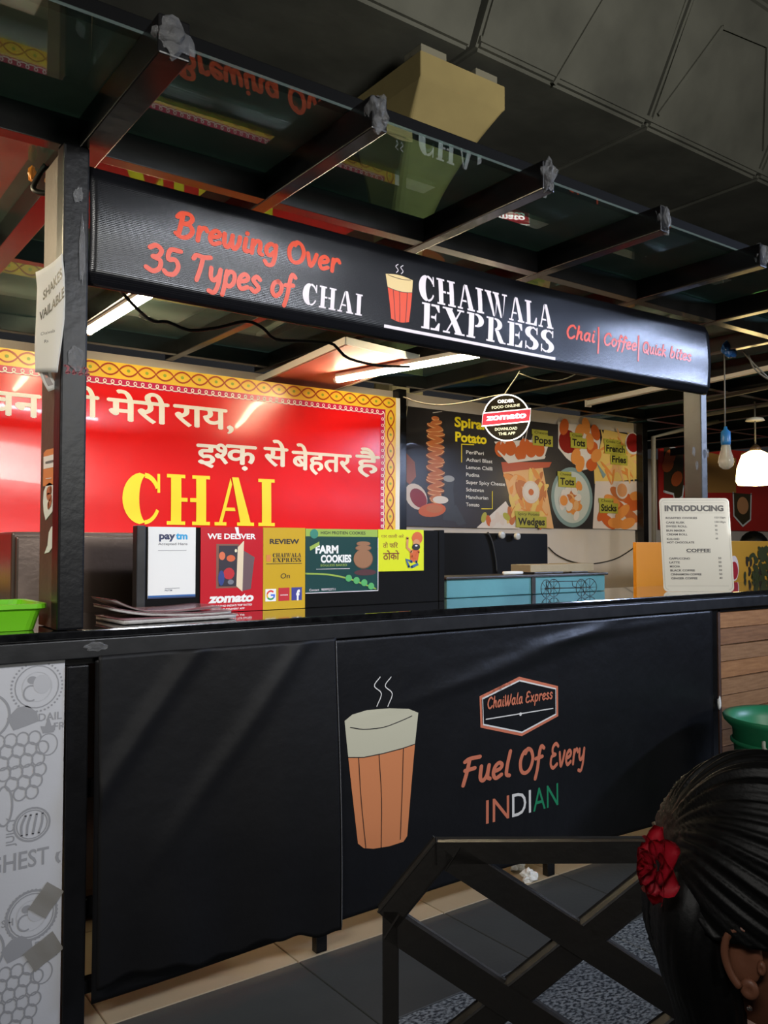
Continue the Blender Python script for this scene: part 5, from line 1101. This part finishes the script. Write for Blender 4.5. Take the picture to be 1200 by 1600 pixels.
# ============================================================ PEOPLE
SKIN = mat('warm_brown_skin', (112, 70, 50), .5, bump=(60, .06), var=(5, .06)); HAIR = mat('black_hair', (6, 6, 6), .5, bump=(140, .06), var=(60, .4), streak=(1, 1, .15), spec=.22); CLOTH = mat('dark_cloth', (20, 20, 24), .8, bump=(40, .3))
def skinbody(name, verts, edges, radii, m, parent, root=0, sub=2):
    me = bpy.data.meshes.new(name); me.from_pydata(verts, edges, []); o_ = link(name, me, m, parent)
    md = o_.modifiers.new('skin', 'SKIN'); sv = me.skin_vertices[0].data
    for i, r_ in enumerate(radii): sv[i].radius = (r_, r_) if not isinstance(r_, tuple) else r_; sv[i].use_root = (i == root)
    ms = o_.modifiers.new('sub', 'SUBSURF'); ms.levels = sub; ms.render_levels = sub
    md.use_smooth_shade = True; return o_
HC = PD(1212, 1428, .74); HC = Vector((HC.x, HC.y, HC.z))
pn = thing('person', 'seated person seen from behind with black tied hair and a red rose clip', 'person', (HC.x+.02, HC.y-.02, 0)); WROOTS.append(pn)
fd = (rt0*.82 - fw0*.57).normalized(); sd = Vector((-fd.y, fd.x, 0)); upv = Vector((0, 0, 1))   # faces right and away; sd points to the far side
def hp(f, s_, z_): return HC + fd*f + sd*s_ + upv*z_
# head with face
bm = bmesh.new(); bmesh.ops.create_uvsphere(bm, u_segments=48, v_segments=36, radius=1)
for v in bm.verts:
    x, y, z_ = v.co; f = x*.092; s_ = y*.072; h_ = z_*.108
    if z_ < 0: k_ = 1+z_*.32; s_ *= k_; f = f*(1+z_*.12) + (.012 if x > 0 else .0)*-z_
    if x > 0:
        f += .022*math.exp(-((y/.16)**2+((z_+.15)/.16)**2)) * (1 if z_ > -.35 else .6)      # nose
        f -= .010*(math.exp(-(((abs(y)-.36)/.16)**2+((z_-.08)/.11)**2)))                    # eye sockets
        f += .007*math.exp(-((y/.30)**2+((z_+.48)/.07)**2)) + .006*math.exp(-((y/.28)**2+((z_+.60)/.06)**2))  # lips
        f += .010*math.exp(-((y/.28)**2+((z_+.88)/.14)**2))                                 # chin
    v.co = hp(f, s_, h_)
link('head', mesh_from(bm, 'head', True), SKIN, pn)
for s_ in (-1, 1):
    bm = bmesh.new(); bmesh.ops.create_uvsphere(bm, u_segments=16, v_segments=12, radius=.0115); bm.transform(Matrix.Translation(hp(.073, s_*.028, .010))); link('eye', mesh_from(bm, 'eye', True), mat('eye_white', (210, 205, 198), .2, bump=(5, .01)), pn)
    # ear: rim, bowl and lobe
    bm = bmesh.new(); c0 = hp(-.006, s_*.074, -.012)
    P = smoothpts([c0+fd*a*.8+upv*b*.8+sd*s_*(.004+.006*cc) for a, b, cc in ((.010, .018, 0), (.004, .030, .6), (-.008, .033, 1), (-.018, .024, 1.2), (-.021, .006, 1.2), (-.016, -.012, 1), (-.008, -.024, .8))], 4)
    add_tube(bm, P, .0032, 8)
    for ce, re in (((-.004, .002, .0), (.014, .023, .0045)), ((.000, -.021, .004), (.0075, .0085, .0042)), ((.0095, -.002, .004), (.0035, .006, .004))):
        r0_ = bmesh.ops.create_uvsphere(bm, u_segments=16, v_segments=12, radius=1)
        for v in r0_['verts']: x_, y_, z_ = v.co; v.co = c0+fd*(ce[0]+x_*re[0])+upv*(ce[1]+y_*re[1])+sd*s_*(ce[2]+z_*re[2]-.002*math.exp(-((x_/.4)**2+(y_/.4)**2)))
    link('ear', mesh_from(bm, 'ear', True), SKIN, pn)
    if s_ == -1:
        bm = bmesh.new(); bmesh.ops.create_icosphere(bm, subdivisions=2, radius=.0022); bm.transform(Matrix.Translation(c0-upv*.031+fd*.002+sd*s_*.014)); link('ear_stud', mesh_from(bm, 'stud'), mat('silver', (210, 200, 190), .2, metal=1, bump=(5, .01)), pn)
# hair: cap with strands, bun and tail
bm = bmesh.new(); bmesh.ops.create_uvsphere(bm, u_segments=256, v_segments=160, radius=1)
bunc = PD(1088, 1345, .75); hax = (bunc-HC).normalized(); ha1 = hax.cross(upv).normalized(); ha2 = ha1.cross(hax)
for v in bm.verts:
    x, y, z_ = v.co; r_ = 1+.018*noise.noise(Vector((x*2, y*2, z_*2)))
    ff = x*.106*r_-.006; ss = y*.087*r_; hh = z_*(.130 if z_ > 0 else .124)*r_+.008
    if x > .25 and z_ < .55: ff = min(ff, .030+.09*max(0, z_-.1)); ss *= .80 if z_ < .2 else 1      # hairline in front
    if z_ < -.05 and x > -.35: ss *= .74; ff = min(ff, -.028) if z_ < -.12 else ff                    # clears the ear and cheek
    if z_ < -.35: ff = ff*.9-.012; ss *= .9
    p = hp(ff, ss, hh); dv = p-HC; an = math.atan2(dv.dot(ha1), dv.dot(ha2)); rad = sqrt(dv.dot(ha1)**2+dv.dot(ha2)**2)
    amp = min(1, rad/.05); an += .10*noise.noise(dv*14)
    p += dv.normalized()*amp*(.0011*sin(an*74)+.0016*sin(an*31+1.7)+.0022*noise.noise(Vector((an*9, 0, dv.dot(hax)*3))))
    v.co = p
hr = link('hair', mesh_from(bm, 'hair', True), HAIR, pn)
bm = bmesh.new(); bmesh.ops.create_uvsphere(bm, u_segments=160, v_segments=80, radius=1)
for v in bm.verts:
    x, y, z_ = v.co; r_ = 1+.018*sin(40*math.atan2(z_, y)+5*x)+.02*noise.noise(v.co*5); v.co = PD(1092, 1345, .75)+rt0*x*.030*r_+fw0*y*.05*r_+upv*z_*.050*r_
link('hair_bun', mesh_from(bm, 'bun', True), HAIR, hr)
tp_ = smoothpts([PD(1095, 1350, .75), PD(1082, 1410, .73), PD(1086, 1490, .72), PD(1108, 1580, .72), PD(1120, 1720, .73)], 6)
bm = bmesh.new(); rr_ = [.034-.014*abs(i/len(tp_)-.3) for i in range(len(tp_))]; add_tube(bm, tp_, rr_, 120)
for v in bm.verts: v.co += (rt0-fw0*.6)*(.0009*sin(v.co.dot(fw0-rt0*.4)*1300+v.co.z*30)+.002*noise.noise(Vector((v.co.dot(fw0-rt0*.4)*160, v.co.z*6, 0))))
link('hair_tail', mesh_from(bm, 'tail', True), HAIR, hr)
# rose clip
rc0 = PD(1031, 1352, .70); ROSE = mat('red_rose_cloth', (196, 24, 48), .6, bump=(30, .15), var=(20, .15))
rz_ = link('rose_clip', None, None, pn) if False else None
bm = bmesh.new(); bmesh.ops.create_icosphere(bm, subdivisions=2, radius=.006); bm.transform(Matrix.Translation(rc0+rt0*.006)); rz_ = link('rose_clip', mesh_from(bm, 'rose'), ROSE, pn)
ax = (rt0*-.75 - fw0*.55 + upv*.1).normalized(); e1 = ax.cross(upv).normalized(); e2 = e1.cross(ax)
def petal(c, ang, r_, w_, opn, cup_):
    bm = bmesh.new(); g_ = []
    out = e1*cos(ang)*.72+e2*sin(ang)*1.1; tn = e1*-sin(ang)*.72+e2*cos(ang)*1.1
    for i in range(6):
        row = []
        for j in range(7):
            t = i/5; s_ = (j/6-.5)*2; wv = w_*sin(pi*min(1, .25+.62*t))
            row.append(bm.verts.new(c + out*(r_*(.2+.8*t)*opn+.002*s_*s_) + tn*s_*wv + ax*(r_*t*(1.0-opn)*1.3 + cup_*s_*s_*.006 - (t**4)*.004*opn)))
        g_.append(row)
    fs_ = [bm.faces.new((g_[i][j], g_[i+1][j], g_[i+1][j+1], g_[i][j+1])) for i in range(5) for j in range(6)]
    bmesh.ops.solidify(bm, geom=fs_, thickness=.0012)
    return link('petal', mesh_from(bm, 'petal', True), ROSE, rz_)
for ring_, (n_, r_, w_, o_) in enumerate(((3, .010, .007, .35), (5, .016, .010, .6), (6, .022, .012, .85), (6, .027, .013, 1.0))):
    for k_ in range(n_): petal(rc0+ax*(.010-.003*ring_), 2*pi*k_/n_+ring_*.5, r_, w_, o_, 1)
# body: torso, arms and legs, sitting on a stool
B0 = Vector((HC.x, HC.y, 0))
def bp(f, s_, z_): return B0 + fd*(f-.02)+sd*s_+upv*z_
zc = HC.z
vb = [bp(-.06, 0, .46), bp(-.07, 0, .58), bp(-.06, 0, zc-.33), bp(-.045, 0, zc-.235)]
vb += [bp(-.055, -.09, zc-.26), bp(-.05, -.165, zc-.285), bp(.04, -.20, zc-.46), bp(.22, -.15, zc-.50)]
vb += [bp(-.055, .09, zc-.26), bp(-.05, .165, zc-.285), bp(.04, .20, zc-.46), bp(.22, .15, zc-.50)]
vb += [bp(-.0, -.08, .45), bp(.36, -.10, .44), bp(.36, -.10, .08), bp(.0, .08, .45), bp(.36, .10, .44), bp(.36, .10, .08)]
eb = [(0, 1), (1, 2), (2, 3), (2, 4), (4, 5), (5, 6), (6, 7), (2, 8), (8, 9), (9, 10), (10, 11), (0, 12), (12, 13), (13, 14), (0, 15), (15, 16), (16, 17)]
rb_ = [.12, .115, .12, .055, .065, .052, .042, .034, .065, .052, .042, .034, .085, .062, .045, .085, .062, .045]
skinbody('clothed_body', [tuple(v) for v in vb], eb, rb_, CLOTH, pn)
skinbody('neck', [tuple(bp(-.035, 0, zc-.26)), tuple(hp(-.022, 0, -.12)), tuple(hp(-.015, 0, -.06))], [(0, 1), (1, 2)], [.054, .046, .05], SKIN, pn)
for s_ in (-1, 1):
    w0 = bp(.22, .15*s_, zc-.50); pal = w0+fd*.07
    hv = [w0, w0+fd*.035, pal]; he = [(0, 1), (1, 2)]; hr_ = [.026, .030, .030]
    for k_, (off, ln_) in enumerate(((-.024, .062), (-.008, .070), (.008, .066), (.023, .052))):
        b0 = pal+sd*off; i0 = len(hv); hv += [b0+fd*.02, b0+fd*(.02+ln_*.5)-upv*.008, b0+fd*(.02+ln_*.85)-upv*.024]; he += [(2, i0), (i0, i0+1), (i0+1, i0+2)]; hr_ += [.0095, .0085, .0075]
    i0 = len(hv); tb0 = w0+fd*.035-sd*s_*.028; hv += [tb0, tb0+fd*.03-sd*s_*.016]; he += [(1, i0), (i0, i0+1)]; hr_ += [.011, .009]
    skinbody('hand', [tuple(v) for v in hv], he, hr_, SKIN, pn)
    bar('shoe', bp(.33, .10*s_, .035), bp(.50, .10*s_, .03), .08, .07, mat('dark_shoe', (30, 28, 28), .5, bump=(20, .1)), pn, bev=.02)
sl = wthing('stool', 'dark plastic stool under the seated person in front', 'stool', (HC.x, HC.y, 0)); SP = mat('dark_plastic_stool', (40, 40, 44), .5, bump=(10, .05))
bm = bmesh.new(); q0 = bp(-.05, 0, 0); add_box(bm, (q0.x-.15, q0.y-.15, .33), (q0.x+.15, q0.y+.15, .355), .01); link('seat', mesh_from(bm, 'seat'), SP, sl)
for a in (-1, 1):
    for b in (-1, 1): bar('leg', (q0.x+a*.12, q0.y+b*.12, .33), (q0.x+a*.15, q0.y+b*.15, 0), .03, .03, SP, sl)
# customer of the far stall, only the hair shows above the yellow board
c = PD(1176, 850, 7.6); fp_ = wthing('person', 'far person behind the yellow board, only the top of black hair showing', 'person', (c.x, c.y, 0))
bm = bmesh.new(); bmesh.ops.create_uvsphere(bm, u_segments=32, v_segments=24, radius=1)
for v in bm.verts: v.co = Vector((c.x+v.co.x*.085, c.y+v.co.y*.10, c.z-.05+v.co.z*.12))
link('head', mesh_from(bm, 'head', True), SKIN, fp_)
bm = bmesh.new(); bmesh.ops.create_uvsphere(bm, u_segments=48, v_segments=32, radius=1)
for v in bm.verts: r_ = 1+.05*noise.noise(v.co*6); v.co = Vector((c.x+v.co.x*.125*r_, c.y-.01+v.co.y*.115*r_, c.z+.0+v.co.z*.115*r_))
link('hair', mesh_from(bm, 'hair', True), HAIR, fp_)
zz = c.z
skinbody('clothed_body', [(c.x, c.y, .95), (c.x, c.y, zz-.45), (c.x, c.y, zz-.25), (c.x, c.y, zz-.12), (c.x-.18, c.y, zz-.29), (c.x-.24, c.y, zz-.6), (c.x-.2, c.y-.15, zz-.8), (c.x+.18, c.y, zz-.29), (c.x+.24, c.y, zz-.6), (c.x+.2, c.y-.15, zz-.8), (c.x-.1, c.y, .9), (c.x-.1, c.y, .48), (c.x-.1, c.y, .06), (c.x+.1, c.y, .9), (c.x+.1, c.y, .48), (c.x+.1, c.y, .06)],
 [(0, 1), (1, 2), (2, 3), (2, 4), (4, 5), (5, 6), (2, 7), (7, 8), (8, 9), (0, 10), (10, 11), (11, 12), (0, 13), (13, 14), (14, 15)], [.14, .13, .1, .055, .06, .045, .035, .06, .045, .035, .09, .065, .05, .09, .065, .05], CLOTH, fp_)

# ============================================================ origins at the base of every thing
bpy.context.view_layer.update()
for o in WROOTS:
    inv = Matrix.Translation(o.location).inverted()
    for ch in o.children: ch.matrix_parent_inverse = inv
for o in list(SC.objects):
    if o.type == 'MESH' and o.parent is None and o.data.users == 1 and o.location.length < 1e-6 and o.rotation_euler.to_matrix() == Matrix.Identity(3):
        cs = [v.co for v in o.data.vertices]
        c = Vector(((min(v.x for v in cs)+max(v.x for v in cs))/2, (min(v.y for v in cs)+max(v.y for v in cs))/2, min(v.z for v in cs)))
        o.data.transform(Matrix.Translation(-c)); o.location = c
        for ch in o.children: ch.matrix_parent_inverse = Matrix.Translation(-c)
